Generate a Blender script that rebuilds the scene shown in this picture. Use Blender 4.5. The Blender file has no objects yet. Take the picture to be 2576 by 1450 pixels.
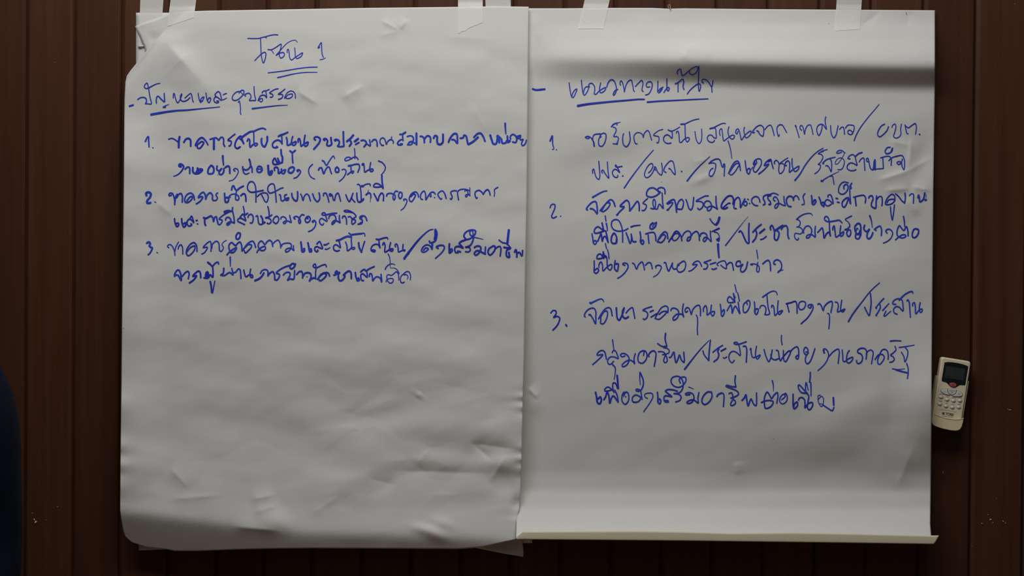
import bpy, bmesh, math
import numpy as np
from mathutils import Vector, Matrix

S = bpy.context.scene
COL = S.collection

# ------------------------------------------------------------------ camera
W, H, F = 2576.0, 1450.0, 3275.45
CD, CZ = 2.5, 1.45                       # camera distance from the wall, camera height
YAW, PITCH, ROLL = 0.0678711, -0.0090233, 0.0081545
_r = Matrix.Rotation(YAW, 3, 'Z') @ Matrix.Rotation(PITCH, 3, 'X')
_ri, _fw, _up = _r @ Vector((1, 0, 0)), _r @ Vector((0, 1, 0)), _r @ Vector((0, 0, 1))
RIGHT = _ri * math.cos(ROLL) + _up * math.sin(ROLL)
UP = _up * math.cos(ROLL) - _ri * math.sin(ROLL)
FWD = _fw
cam_data = bpy.data.cameras.new('camera')
cam_data.sensor_width = 36.0
cam_data.sensor_fit = 'HORIZONTAL'
cam_data.lens = F / W * 36.0
cam = bpy.data.objects.new('camera', cam_data)
COL.objects.link(cam)
cam.matrix_world = Matrix(((RIGHT.x, UP.x, -FWD.x, 0), (RIGHT.y, UP.y, -FWD.y, -CD),
                           (RIGHT.z, UP.z, -FWD.z, CZ), (0, 0, 0, 1)))
S.camera = cam

# ------------------------------------------------------------------ world, lights, exposure
world = bpy.data.worlds.new('world')
S.world = world
world.use_nodes = True
world.node_tree.nodes['Background'].inputs[0].default_value = (0.93, 0.97, 1.0, 1)
world.node_tree.nodes['Background'].inputs[1].default_value = 0.028

def area(name, loc, rot, sx, sy, power, color):
    l = bpy.data.lights.new(name, 'AREA')
    l.shape = 'RECTANGLE'; l.size = sx; l.size_y = sy; l.energy = power; l.color = color
    o = bpy.data.objects.new(name, l); COL.objects.link(o)
    o.location = loc; o.rotation_euler = rot
    return o
# the ceiling lamps of the room: one long fitting in front of the wall, one further back
area('ceiling_lamp_light', (-0.35, -1.0, 3.0), (0, 0, 0), 2.0, 0.6, 33.0, (1.0, 0.985, 0.95))
area('ceiling_lamp_light_rear', (-0.8, -3.2, 3.0), (0, 0, 0), 2.4, 1.2, 4.0, (0.97, 0.985, 1.0))
S.view_settings.view_transform = 'Standard'
S.view_settings.look = 'None'
S.view_settings.gamma = 1.0
S.view_settings.use_curve_mapping = False
S.view_settings.exposure = 0.0

# ------------------------------------------------------------------ helpers
def wall_point(u, v, d=0.0):
    """point d metres in front of the wall, seen at photo pixel (u, v)"""
    u = np.asarray(u, float); v = np.asarray(v, float); d = np.asarray(d, float)
    dx = FWD.x * F + RIGHT.x * (u - W / 2) - UP.x * (v - H / 2)
    dy = FWD.y * F + RIGHT.y * (u - W / 2) - UP.y * (v - H / 2)
    dz = FWD.z * F + RIGHT.z * (u - W / 2) - UP.z * (v - H / 2)
    t = (CD - d) / dy
    return np.stack(np.broadcast_arrays(dx * t, -CD + dy * t, CZ + dz * t), -1)

def nodes(name):
    m = bpy.data.materials.new(name); m.use_nodes = True
    nt = m.node_tree
    return m, nt, nt.nodes['Principled BSDF'], nt.nodes.new, nt.links.new

def simple(name, col, rough=0.5, spec=0.4, noise=0.06, scale=60.0):
    m, nt, b, N, L = nodes(name)
    n = N('ShaderNodeTexNoise'); n.inputs['Scale'].default_value = scale; n.inputs['Detail'].default_value = 3
    tc = N('ShaderNodeTexCoord'); L(tc.outputs['Object'], n.inputs['Vector'])
    r = N('ShaderNodeValToRGB')
    r.color_ramp.elements[0].position = 0.3; r.color_ramp.elements[1].position = 0.7
    r.color_ramp.elements[0].color = tuple(c * (1 - noise) for c in col) + (1,)
    r.color_ramp.elements[1].color = tuple(min(1, c * (1 + noise)) for c in col) + (1,)
    L(n.outputs['Fac'], r.inputs['Fac']); L(r.outputs['Color'], b.inputs['Base Color'])
    b.inputs['Roughness'].default_value = rough
    b.inputs['Specular IOR Level'].default_value = spec
    return m

def link(name, me, mat=None, parent=None):
    o = bpy.data.objects.new(name, me); COL.objects.link(o)
    if mat is not None:
        for mm in (mat if isinstance(mat, (list, tuple)) else [mat]): me.materials.append(mm)
    if parent is not None: o.parent = parent
    return o

def tag(o, label=None, cat=None, group=None, kind=None):
    if label: o['label'] = label
    if cat: o['category'] = cat
    if group: o['group'] = group
    if kind: o['kind'] = kind
    return o

def mesh(name, V, Fc, smooth=True):
    me = bpy.data.meshes.new(name)
    me.from_pydata([tuple(map(float, p)) for p in V], [], [tuple(map(int, f)) for f in Fc])
    if smooth: me.polygons.foreach_set('use_smooth', [True] * len(me.polygons))
    me.update()
    return me

def grid_mesh(name, P):
    """P: rows x cols x 3, row 0 on top, col 0 on the left; faces look at -y"""
    R, C = P.shape[:2]
    i = np.arange(R * C).reshape(R, C)
    q = np.stack([i[:-1, :-1], i[1:, :-1], i[1:, 1:], i[:-1, 1:]], -1).reshape(-1, 4)
    me = bpy.data.meshes.new(name)
    me.vertices.add(R * C); me.vertices.foreach_set('co', P.reshape(-1).astype(np.float32))
    me.loops.add(q.size); me.loops.foreach_set('vertex_index', q.reshape(-1).astype(np.int32))
    me.polygons.add(len(q))
    me.polygons.foreach_set('loop_start', np.arange(0, q.size, 4, dtype=np.int32))
    me.update(calc_edges=True); me.validate()
    me.polygons.foreach_set('use_smooth', [True] * len(me.polygons))
    return me

def ss(a, b, x):
    t = np.clip((np.asarray(x, float) - a) / (b - a), 0, 1)
    return t * t * (3 - 2 * t)

def lattice(seed, n=64):
    return np.random.RandomState(seed).rand(n, n) * 2 - 1
_LAT = {}
def vnoise(x, y, seed):
    """smooth value noise, -1..1"""
    if seed not in _LAT: _LAT[seed] = lattice(seed)
    A = _LAT[seed]; n = A.shape[0]
    xi = np.floor(x).astype(int); yi = np.floor(y).astype(int)
    fx = x - xi; fy = y - yi
    fx = fx * fx * fx * (fx * (fx * 6 - 15) + 10); fy = fy * fy * fy * (fy * (fy * 6 - 15) + 10)
    a = A[yi % n, xi % n]; b = A[yi % n, (xi + 1) % n]; c = A[(yi + 1) % n, xi % n]; e = A[(yi + 1) % n, (xi + 1) % n]
    return (a * (1 - fx) + b * fx) * (1 - fy) + (c * (1 - fx) + e * fx) * fy

def facets(x, y, seed):
    """piecewise flat noise: the little planes of crumpled paper"""
    if seed not in _LAT: _LAT[seed] = lattice(seed)
    A = _LAT[seed]; n = A.shape[0]
    xi = np.floor(x).astype(int); yi = np.floor(y).astype(int); fx = x - xi; fy = y - yi
    a = A[yi % n, xi % n]; b = A[yi % n, (xi + 1) % n]; c = A[(yi + 1) % n, xi % n]; e = A[(yi + 1) % n, (xi + 1) % n]
    return np.where(fx + fy < 1, a + (b - a) * fx + (c - a) * fy, e + (c - e) * (1 - fx) + (b - e) * (1 - fy))

def smooth_profile(knots, lo, hi, step=1.0, sigma=10.0):
    xs = np.arange(lo, hi + step, step)
    ys = np.interp(xs, [k[0] for k in knots], [k[1] for k in knots])
    k = int(3 * sigma / step); g = np.exp(-0.5 * (np.arange(-k, k + 1) * step / sigma) ** 2); g /= g.sum()
    ext = np.concatenate([2 * ys[0] - ys[1:k + 1][::-1], ys, 2 * ys[-1] - ys[-k - 1:-1][::-1]])
    ys = np.convolve(ext, g, 'valid')
    return lambda x: np.interp(x, xs, ys)

def crease(u, v, x0, y0, x1, y1, w, amp, side=0.0):
    """a sharp crest from (x0, y0) to (x1, y1), fading at both ends"""
    dx, dy = x1 - x0, y1 - y0; L = math.hypot(dx, dy)
    t = ((u - x0) * dx + (v - y0) * dy) / (L * L)
    s = ((u - x0) * dy - (v - y0) * dx) / L
    fade = ss(-0.15, 0.3, t) * (1 - ss(0.6, 1.15, t))
    ws = np.where(s > 0, w * (1 + side), w * (1 - side))
    return amp * fade * np.exp(-np.abs(s) / ws)

def bump(u, v, x, y, rx, ry, amp, ang=0.0):
    c, s_ = math.cos(ang), math.sin(ang)
    a = ((u - x) * c + (v - y) * s_) / rx; b = (-(u - x) * s_ + (v - y) * c) / ry
    return amp * np.exp(-(a * a + b * b))

def box_bm(bm, x0, x1, y0, y1, z0, z1):
    vs = [bm.verts.new((x, y, z)) for x in (x0, x1) for y in (y0, y1) for z in (z0, z1)]
    for f in ((0, 1, 3, 2), (4, 6, 7, 5), (0, 4, 5, 1), (2, 3, 7, 6), (0, 2, 6, 4), (1, 5, 7, 3)):
        bm.faces.new([vs[i] for i in f])

def bm_obj(name, bm, mat, parent=None, smooth=False, bevel=0, segs=3):
    bmesh.ops.recalc_face_normals(bm, faces=bm.faces)
    me = bpy.data.meshes.new(name); bm.to_mesh(me); bm.free()
    if smooth: me.polygons.foreach_set('use_smooth', [True] * len(me.polygons))
    o = link(name, me, mat, parent)
    if bevel:
        b = o.modifiers.new('bevel', 'BEVEL'); b.width = bevel; b.segments = segs; b.limit_method = 'ANGLE'
    return o

# ------------------------------------------------------------------ materials
def mat_wood():
    m, nt, b, N, L = nodes('varnished_planks')
    tc = N('ShaderNodeTexCoord'); sp = N('ShaderNodeSeparateXYZ'); L(tc.outputs['Object'], sp.inputs[0])
    a = N('ShaderNodeMath'); a.operation = 'SUBTRACT'; a.inputs[1].default_value = PX0; L(sp.outputs['X'], a.inputs[0])
    d = N('ShaderNodeMath'); d.operation = 'DIVIDE'; d.inputs[1].default_value = PP; L(a.outputs[0], d.inputs[0])
    fl = N('ShaderNodeMath'); fl.operation = 'FLOOR'; L(d.outputs[0], fl.inputs[0])
    wn = N('ShaderNodeTexWhiteNoise'); wn.noise_dimensions = '1D'; L(fl.outputs[0], wn.inputs['W'])
    off = N('ShaderNodeMath'); off.operation = 'MULTIPLY'; off.inputs[1].default_value = 7.0; L(wn.outputs['Value'], off.inputs[0])
    cb = N('ShaderNodeCombineXYZ')
    sx = N('ShaderNodeMath'); sx.operation = 'MULTIPLY'; sx.inputs[1].default_value = 55.0; L(sp.outputs['X'], sx.inputs[0])
    sz = N('ShaderNodeMath'); sz.operation = 'MULTIPLY_ADD'; sz.inputs[1].default_value = 1.6; L(sp.outputs['Z'], sz.inputs[0]); L(off.outputs[0], sz.inputs[2])
    L(sx.outputs[0], cb.inputs[0]); L(sz.outputs[0], cb.inputs[2]); L(off.outputs[0], cb.inputs[1])
    n = N('ShaderNodeTexNoise'); n.inputs['Scale'].default_value = 1.0; n.inputs['Detail'].default_value = 5; n.inputs['Roughness'].default_value = 0.6
    L(cb.outputs[0], n.inputs['Vector'])
    r = N('ShaderNodeValToRGB'); e = r.color_ramp.elements
    e[0].position = 0.25; e[0].color = (0.058, 0.0215, 0.0108, 1)
    e[1].position = 0.75; e[1].color = (0.092, 0.0350, 0.0172, 1)
    L(n.outputs['Fac'], r.inputs['Fac'])
    hv = N('ShaderNodeHueSaturation'); L(r.outputs['Color'], hv.inputs['Color'])
    mr = N('ShaderNodeMapRange'); mr.inputs['To Min'].default_value = 0.82; mr.inputs['To Max'].default_value = 1.15
    L(wn.outputs['Value'], mr.inputs['Value']); L(mr.outputs[0], hv.inputs['Value'])
    L(hv.outputs['Color'], b.inputs['Base Color'])
    b.inputs['Roughness'].default_value = 0.42
    b.inputs['Specular IOR Level'].default_value = 0.26
    bp = N('ShaderNodeBump'); bp.inputs['Strength'].default_value = 0.12; bp.inputs['Distance'].default_value = 0.002
    L(n.outputs['Fac'], bp.inputs['Height']); L(bp.outputs[0], b.inputs['Normal'])
    return m

def mat_paper(name, col):
    m, nt, b, N, L = nodes(name)
    tc = N('ShaderNodeTexCoord')
    n = N('ShaderNodeTexNoise'); n.inputs['Scale'].default_value = 420; n.inputs['Detail'].default_value = 4
    L(tc.outputs['Object'], n.inputs['Vector'])
    # sparse fibre specks in the pulp
    vo = N('ShaderNodeTexVoronoi'); vo.inputs['Scale'].default_value = 13.0; L(tc.outputs['Object'], vo.inputs['Vector'])
    lt = N('ShaderNodeMath'); lt.operation = 'LESS_THAN'; lt.inputs[1].default_value = 0.012; L(vo.outputs['Distance'], lt.inputs[0])
    r = N('ShaderNodeValToRGB'); e = r.color_ramp.elements
    e[0].position = 0.3; e[0].color = tuple(c * 0.965 for c in col) + (1,)
    e[1].position = 0.7; e[1].color = tuple(col) + (1,)
    L(n.outputs['Fac'], r.inputs['Fac'])
    mx = N('ShaderNodeMix'); mx.data_type = 'RGBA'; mx.inputs['B'].default_value = (0.16, 0.15, 0.14, 1)
    L(lt.outputs[0], mx.inputs['Factor']); L(r.outputs['Color'], mx.inputs['A'])
    L(mx.outputs['Result'], b.inputs['Base Color'])
    b.inputs['Roughness'].default_value = 0.75
    b.inputs['Specular IOR Level'].default_value = 0.2
    bp = N('ShaderNodeBump'); bp.inputs['Strength'].default_value = 0.05; bp.inputs['Distance'].default_value = 0.001
    L(n.outputs['Fac'], bp.inputs['Height']); L(bp.outputs[0], b.inputs['Normal'])
    return m

def mat_kraft():
    m = simple('paper_reverse_side', (0.84, 0.765, 0.575), 0.8, 0.15, 0.07, 800)
    return m

def mat_ink():
    m, nt, b, N, L = nodes('blue_marker_ink')
    tc = N('ShaderNodeTexCoord')
    n = N('ShaderNodeTexNoise'); n.inputs['Scale'].default_value = 28; n.inputs['Detail'].default_value = 4
    L(tc.outputs['Object'], n.inputs['Vector'])
    r = N('ShaderNodeValToRGB'); e = r.color_ramp.elements
    e[0].position = 0.35; e[0].color = (0.026, 0.034, 0.52, 1)
    e[1].position = 0.72; e[1].color = (0.028, 0.090, 0.66, 1)
    L(n.outputs['Fac'], r.inputs['Fac']); L(r.outputs['Color'], b.inputs['Base Color'])
    b.inputs['Roughness'].default_value = 0.6; b.inputs['Specular IOR Level'].default_value = 0.2
    return m

def mat_tape():
    m, nt, b, N, L = nodes('masking_tape')
    tc = N('ShaderNodeTexCoord')
    n = N('ShaderNodeTexNoise'); n.inputs['Scale'].default_value = 330; n.inputs['Detail'].default_value = 4
    L(tc.outputs['Object'], n.inputs['Vector'])
    r = N('ShaderNodeValToRGB'); e = r.color_ramp.elements
    e[0].position = 0.3; e[0].color = (0.93, 0.925, 0.875, 1)
    e[1].position = 0.7; e[1].color = (0.99, 0.985, 0.94, 1)
    L(n.outputs['Fac'], r.inputs['Fac']); L(r.outputs['Color'], b.inputs['Base Color'])
    b.inputs['Roughness'].default_value = 0.7; b.inputs['Specular IOR Level'].default_value = 0.2
    t = N('ShaderNodeBsdfTransparent'); mix = N('ShaderNodeMixShader'); mix.inputs[0].default_value = 0.36
    L(b.outputs[0], mix.inputs[1]); L(t.outputs[0], mix.inputs[2])
    L(mix.outputs[0], nt.nodes['Material Output'].inputs['Surface'])
    bp = N('ShaderNodeBump'); bp.inputs['Strength'].default_value = 0.25; bp.inputs['Distance'].default_value = 0.001
    L(n.outputs['Fac'], bp.inputs['Height']); L(bp.outputs[0], b.inputs['Normal'])
    return m

PP = 0.0965                  # plank pitch
PX0 = -1.13500               # a groove line
M_WOOD = mat_wood()
M_PAPER = mat_paper('flip_chart_paper', (0.715, 0.715, 0.700))
M_KRAFT = mat_kraft()
M_INK = mat_ink()
M_TAPE = mat_tape()

# ------------------------------------------------------------------ the setting
WX0, WX1, WZ1 = PX0 - 22 * PP, PX0 + 40 * PP, 3.1
def build_wall():
    prof = []                                       # x, y of the plank front, left to right
    k = 0; x = WX0
    n = int(round((WX1 - WX0) / PP))
    for i in range(n):
        g = WX0 + i * PP
        prof += [(g + 0.0012, 0.0075), (g + 0.0014, 0.0048), (g + 0.0068, 0.0006), (g + 0.0090, 0.0),
                 (g + PP - 0.0058, 0.0), (g + PP - 0.0040, 0.0006), (g + PP - 0.0014, 0.0042), (g + PP - 0.0012, 0.0075)]
    V = []; Fc = []
    for x, y in prof: V += [(x, y, 0.0), (x, y, WZ1)]
    for i in range(len(prof) - 1): Fc.append((2 * i, 2 * i + 2, 2 * i + 3, 2 * i + 1))
    b = len(V)
    V += [(prof[0][0], 0.05, 0), (prof[0][0], 0.05, WZ1), (prof[-1][0], 0.05, 0), (prof[-1][0], 0.05, WZ1)]
    e = 2 * (len(prof) - 1)
    Fc += [(b, 0, 1, b + 1), (e, b + 2, b + 3, e + 1), (b + 2, b, b + 1, b + 3)]
    o = link('wall_back', mesh('wall_back', V, Fc, smooth=False), M_WOOD)
    return tag(o, kind='structure')
WALL = build_wall()
fm, nt, b, N, L = nodes('floor_tiles')
tc = N('ShaderNodeTexCoord'); br = N('ShaderNodeTexBrick'); br.offset = 0
br.inputs['Scale'].default_value = 1.0; br.inputs['Brick Width'].default_value = 0.4; br.inputs['Row Height'].default_value = 0.4
br.inputs['Mortar Size'].default_value = 0.004
br.inputs['Color1'].default_value = (0.29, 0.175, 0.085, 1); br.inputs['Color2'].default_value = (0.21, 0.125, 0.06, 1); br.inputs['Mortar'].default_value = (0.12, 0.11, 0.10, 1)
L(tc.outputs['Object'], br.inputs['Vector']); L(br.outputs['Color'], b.inputs['Base Color']); b.inputs['Roughness'].default_value = 0.35
bm = bmesh.new(); box_bm(bm, WX0, WX1, -4.6, 0.05, -0.05, 0.0)
tag(bm_obj('floor', bm, fm), kind='structure')
bm = bmesh.new(); box_bm(bm, WX0, WX1, -0.014, 0.002, 0.0, 0.09)
tag(bm_obj('baseboard_back', bm, simple('baseboard_wood', (0.06, 0.024, 0.012), 0.4), bevel=0.004), kind='structure')

# chips of white paint stuck on the planks
def paint_fleck(u, v, size, seed, long=1.0, ang=0.0):
    rs = np.random.RandomState(seed); n = 9
    c = wall_point(u, v, 0.0012)
    ring = []
    for k in range(n):
        a = 2 * math.pi * k / n; r = size * (0.55 + 0.6 * rs.rand())
        x, z = r * math.cos(a) * long, r * math.sin(a)
        ring.append((c[0] + x * math.cos(ang) - z * math.sin(ang), c[1], c[2] + x * math.sin(ang) + z * math.cos(ang)))
    V = ring + [(p[0] + (p[0] - c[0]) * 0.15, p[1] + 0.0016, p[2] + (p[2] - c[2]) * 0.15) for p in ring]
    Fc = [tuple(range(n))[::-1]] + [(i, (i + 1) % n, n + (i + 1) % n, n + i) for i in range(n)]
    return link('paint_fleck', mesh('paint_fleck', V, Fc, False), M_FLECK, WALL)
M_FLECK = simple('white_paint_chip', (0.62, 0.60, 0.56), 0.7)
for i, a in enumerate([(89, 1314, .0022, 1.2, .9), (86, 1308, .0009, 2.2, -1.0), (81, 1292, .0007, 1, 0), (115, 1309, .0005, 1, 0),
                       (2372.5, 1190, .0007, 1.0, 0), (2373, 1187, .0005, 2.0, 1.5), (2541, 1032, .0007, 3.2, -.1), (2536, 1030, .0005, 1, 0),
                       (2492, 1308, .0012, 1.8, .2), (2470, 1318, .0008, 2.2, -.4), (2486, 1296, .0005, 2.4, -.8), (2524, 1312, .0007, 2.6, -.5),
                       (2530, 1317, .0006, 2, -.1), (2498, 1316, .0005, 1.8, .6), (2507, 1256, .0006, .5, 0), (138, 157, .0008, .35, 0),
                       (2553, 10, .0006, 1, 0), (144, 1276, .0005, 2, .7), (2445, 1375, .0004, 1, 0)]):
    paint_fleck(a[0], a[1], a[2], 50 + i, a[3], a[4])

# ------------------------------------------------------------------ the flip chart sheets
def curve(pts, n, smooth=0):
    P = np.array(pts, float)
    s = np.concatenate([[0], np.cumsum(np.hypot(*np.diff(P, axis=0).T))])
    t = np.linspace(0, s[-1], n)
    return np.stack([np.interp(t, s, P[:, 0]), np.interp(t, s, P[:, 1])], -1)

def coons(top, bottom, left, right, R, C):
    """fills four border polylines (all left-to-right / top-to-bottom) with a grid of photo pixels"""
    T, B, Lf, Rt = curve(top, C), curve(bottom, C), curve(left, R), curve(right, R)
    s = np.linspace(0, 1, C)[None, :, None]; t = np.linspace(0, 1, R)[:, None, None]
    A = (1 - t) * T[None] + t * B[None] + (1 - s) * Lf[:, None] + s * Rt[:, None]
    return A - ((1 - s) * (1 - t) * T[0] + s * (1 - t) * T[-1] + (1 - s) * t * B[0] + s * t * B[-1])

# ---- relief of the left sheet: metres in front of the wall at photo pixel (u, v)
_pl = smooth_profile([(0, .006), (.06, .0100), (.25, .0150), (.5, .0200), (.75, .0260), (.88, .0350), (.95, .0445), (1.0, .0555), (1.010, .0535), (1.030, .0462), (1.072, .0300), (1.10, .0195)], 0, 1.1, .0005, .0075)
def ridge_left(u):
    return np.interp(u, [300, 400, 533, 690, 760, 860, 1000, 1150, 1240, 1300], [1284, 1296, 1312, 1333, 1338, 1341, 1345, 1350, 1356, 1366])
def d_left(u, v):
    vr = ridge_left(u); vb = np.interp(u, [300, 430, 1185, 1300], [1372, 1388, 1384, 1384])
    w = np.where(v < vr, v / vr, 1 + .074 * (v - vr) / 95.0)
    d = _pl(w)
    mid = ss(40, 160, v) * (1 - 0.7 * ss(1240, 1340, v))
    # lazy undulations, leaning slightly, then finer ripples
    d = d + mid * (0.0024 * vnoise(u / 330 + v / 900 + 3.1, v / 120 - u / 800 + 7.7, 1)
                   + 0.0013 * vnoise(u / 150 + 1.3, v / 62 - u / 420 + 2.2, 2)
                   + 0.00045 * vnoise(u / 58 - v / 210, v / 34 + u / 160, 3))
    # loose top-left corner: the edge rolls back, a pulled fold runs down from the tape
    e = (u - 313) * 0.78 + (v - 200) * 0.62                                # distance behind the diagonal edge
    d = d - 0.010 * np.exp(-np.maximum(e - 8, 0) / 22.0) * (1 - ss(160, 330, v)) + 0.006 * (1 - ss(60, 260, v)) * (1 - ss(420, 760, u))
    d = d + 0.0065 * (1 - ss(0, 75, np.abs((u - 410) * 0.80 + (v - 97) * 0.60) )) * ss(70, 110, v) * (1 - ss(120, 270, v)) * (1 - ss(330, 470, u) * 0.2)
    # dart fanning out below the tape
    t_ = np.maximum((u - 408) * .66 + (v - 96) * .75, 0); s_ = -(u - 408) * .75 + (v - 96) * .66
    wd = 5 + t_ * np.where(s_ > 0, .75, .34)
    d = d + .0105 * ss(-4, 60, t_) * (1 - ss(60, 330, t_)) * np.exp(-(np.abs(s_) / wd) ** 1.4) * np.minimum(t_ / 60, 1.2)
    # fine crinkles all over, stronger low down
    wx, wy = u + 40 * vnoise(u / 120, v / 120, 31), v + 40 * vnoise(u / 130 + 9, v / 110, 32)
    low = ss(650, 1150, v)
    fac = facets(wx * .0072 + wy * .0022, wy * .0150 - wx * .0030, 33) + .5 * facets(wx * .013 - wy * .009, wy * .026 + wx * .007, 34)
    patch = .35 + .65 * ss(-.2, .5, vnoise(u / 230, v / 190, 36))
    d = d + mid * (.00055 + .0012 * low) * fac * patch * ss(315, 350, u)
    d = d + .013 * (1 - ss(300, 430, u)) * ss(260, 420, v) * (1 - ss(1180, 1290, v))
    # creases
    d = d + crease(u, v, 960, 52, 1004, 76, 9, .0024, .3) + crease(u, v, 1006, 72, 1024, 50, 9, .0024, .2) + crease(u, v, 955, 90, 1006, 78, 12, .0014)
    d = d + crease(u, v, 862, 246, 914, 214, 16, .0034, -.5) + crease(u, v, 752, 232, 800, 262, 15, .0030, .4) + crease(u, v, 720, 150, 760, 240, 26, .0016)
    d = d + crease(u, v, 395, 510, 432, 541, 18, .0024, .3) + crease(u, v, 1120, 92, 1250, 100, 22, .0012) + crease(u, v, 1186, 265, 1230, 340, 20, .0013)
    d = d + crease(u, v, 430, 1180, 474, 1228, 22, .0030, .3) + crease(u, v, 434, 1257, 560, 1246, 20, .0030, .2) + crease(u, v, 634, 1258, 690, 1245, 16, .0028)
    d = d + crease(u, v, 640, 1290, 700, 1272, 16, .0026, .2) + crease(u, v, 590, 1326, 700, 1336, 14, .0034, .3) + crease(u, v, 785, 1294, 850, 1250, 20, .0022)
    d = d + bump(u, v, 690, 1312, 40, 26, .0050, .2) + bump(u, v, 1070, 1333, 34, 13, .0040, .2) + bump(u, v, 1115, 1318, 30, 14, .0028, .3) + bump(u, v, 1100, 1348, 30, 15, .0030, .2)
    # crumpled lower right
    d = d + bump(u, v, 1245, 1086, 66, 38, .0050, .05) + crease(u, v, 1185, 1116, 1305, 1132, 15, -.0026, .2) + crease(u, v, 1190, 1118, 1240, 1160, 14, -.0030, .3)
    d = d + bump(u, v, 1275, 1164, 50, 22, .0046, -.1) + bump(u, v, 1270, 1215, 44, 30, -.0042, .5) + crease(u, v, 1234, 1210, 1270, 1150, 15, .0032, -.3)
    d = d + crease(u, v, 1000, 1185, 1240, 1192, 26, -.0034, .2) + bump(u, v, 1120, 1165, 120, 26, .0038, .03) + crease(u, v, 1050, 1170, 1080, 1130, 18, .0022)
    d = d + crease(u, v, 930, 1205, 1000, 1222, 20, -.0020) + bump(u, v, 900, 1160, 130, 60, .0030, -.5) + bump(u, v, 960, 1045, 150, 28, -.0030, -.15) + bump(u, v, 740, 1100, 120, 40, -.0024, .3)
    d = d + crease(u, v, 1050, 1000, 1058, 988, 10, .0020) + bump(u, v, 1300, 1272, 14, 26, -.0050, 0.2)
    # puckers along the left edge
    le = np.exp(-np.maximum(u - 305, 0) / 26.0) * ss(960, 1020, v) * (1 - ss(1240, 1280, v))
    d = d + le * 0.0017 * np.sin(v / 11.5 + 1.8 * np.sin(v / 37.0))
    re = np.exp(-np.maximum(1318 - u, 0) / 16.0) * ss(950, 1010, v) * (1 - ss(1300, 1340, v))
    d = d + re * 0.0020 * np.sin(v / 6.5 + 2 * np.sin(v / 23.0))
    d = d + 0.0040 * ss(1240, 1330, u) * (1 - ss(1120, 1300, v))
    return np.maximum(d, 0.0042)

# ---- relief of the right sheet
_pr = smooth_profile([(0, .0040), (30, .0045), (60, .0085), (100, .0220), (128, .0360), (144, .0415), (156, .0405), (203, .0145), (218, .0122), (420, .0125), (700, .0130), (1000, .0128), (1130, .0128),
                      (1190, .0130), (1235, .0170), (1280, .0310), (1320, .0560), (1362, .0860), (1420, .130)], 0, 1420, 1.0, 7.0)
_prs = smooth_profile([(0, .0040), (70, .0060), (120, .0090), (144, .0100), (196, .0060), (420, .0075), (1000, .0085), (1130, .0085),
                       (1190, .0090), (1235, .0150), (1280, .0310), (1320, .0570), (1362, .0860), (1420, .130)], 0, 1420, 1.0, 7.0)
def d_right(u, v):
    a = ss(1320, 1900, u) * 0.72 + 0.28 * ss(1310, 1440, u)
    vv = v - 14 * ss(1500, 2350, u) * np.exp(-((v - 180) / 60.0) ** 2)
    d = _prs(vv) * (1 - a) + _pr(vv) * a
    mid = ss(230, 330, v) * (1 - ss(1240, 1320, v))
    d = d + mid * (0.0022 * vnoise(u / 300 - v / 700 + 5.5, v / 140 + u / 520 + 1.9, 11)
                   + 0.0009 * vnoise(u / 140, v / 70 + u / 300, 12) + 0.0003 * vnoise(u / 60 + v / 200, v / 40, 13)) * (0.35 + 0.65 * ss(1340, 1480, u))
    top = 1 - ss(120, 170, v)
    d = d + top * 0.0008 * vnoise(u / 90, v / 50, 14) * ss(30, 70, v)
    d = d + crease(u, v, 1738, 112, 1716, 150, 12, .0020) + crease(u, v, 1739, 112, 1790, 142, 14, .0018)
    d = d + crease(u, v, 2165, 66, 2215, 30, 14, -.0024) + crease(u, v, 2290, 30, 2280, 70, 16, -.0016) + crease(u, v, 1340, 40, 1360, 110, 14, .0014)
    d = d + crease(u, v, 1946, 206, 1980, 198, 8, .0008, .3)
    # crumples by the right edge
    d = d + crease(u, v, 2292, 350, 2286, 425, 10, .0026, .4) + crease(u, v, 2215, 452, 2296, 426, 12, .0036, -.4) + crease(u, v, 2230, 480, 2286, 475, 10, .0030, .3)
    d = d + crease(u, v, 2288, 428, 2340, 400, 14, .0026) + crease(u, v, 2296, 470, 2340, 480, 11, .0030) + bump(u, v, 2320, 400, 24, 44, -.0040, .1) + crease(u, v, 2240, 356, 2290, 366, 14, .0020)
    d = d + crease(u, v, 2280, 500, 2310, 540, 12, .0024) + bump(u, v, 1768, 450, 26, 10, .0018, -.4) + crease(u, v, 1745, 410, 1780, 400, 12, .0015)
    # sagging folds low down, and the part pushed forward by the remote holder
    d = d + (.0045 + .0120 * ss(1640, 2050, u)) * ss(560, 1060, v) * (1 - ss(1075, 1240, v)) * ss(1335, 1480, u)
    d = d + bump(u, v, 2150, 1030, 150, 50, .0030, -.6) + crease(u, v, 1852, 1165, 1856, 1195, 12, .0018, .4)
    d = d + crease(u, v, 2255, 1230, 2300, 1120, 40, .0040, .2) + bump(u, v, 2150, 560, 160, 60, -.0030, .4)
    d = d + crease(u, v, 1330, 978, 1352, 1003, 8, .0030, .5) + bump(u, v, 1345, 1015, 20, 26, .0026)
    d = d + 0.0160 * ss(2230, 2345, u) * np.exp(-((v - 1010) / 95.0) ** 2)
    return np.maximum(d, 0.0036)

def solid(o, th=0.00035):
    m = o.modifiers.new('thickness', 'SOLIDIFY'); m.thickness = th; m.offset = -1; m.material_offset = 1
    return o

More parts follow.
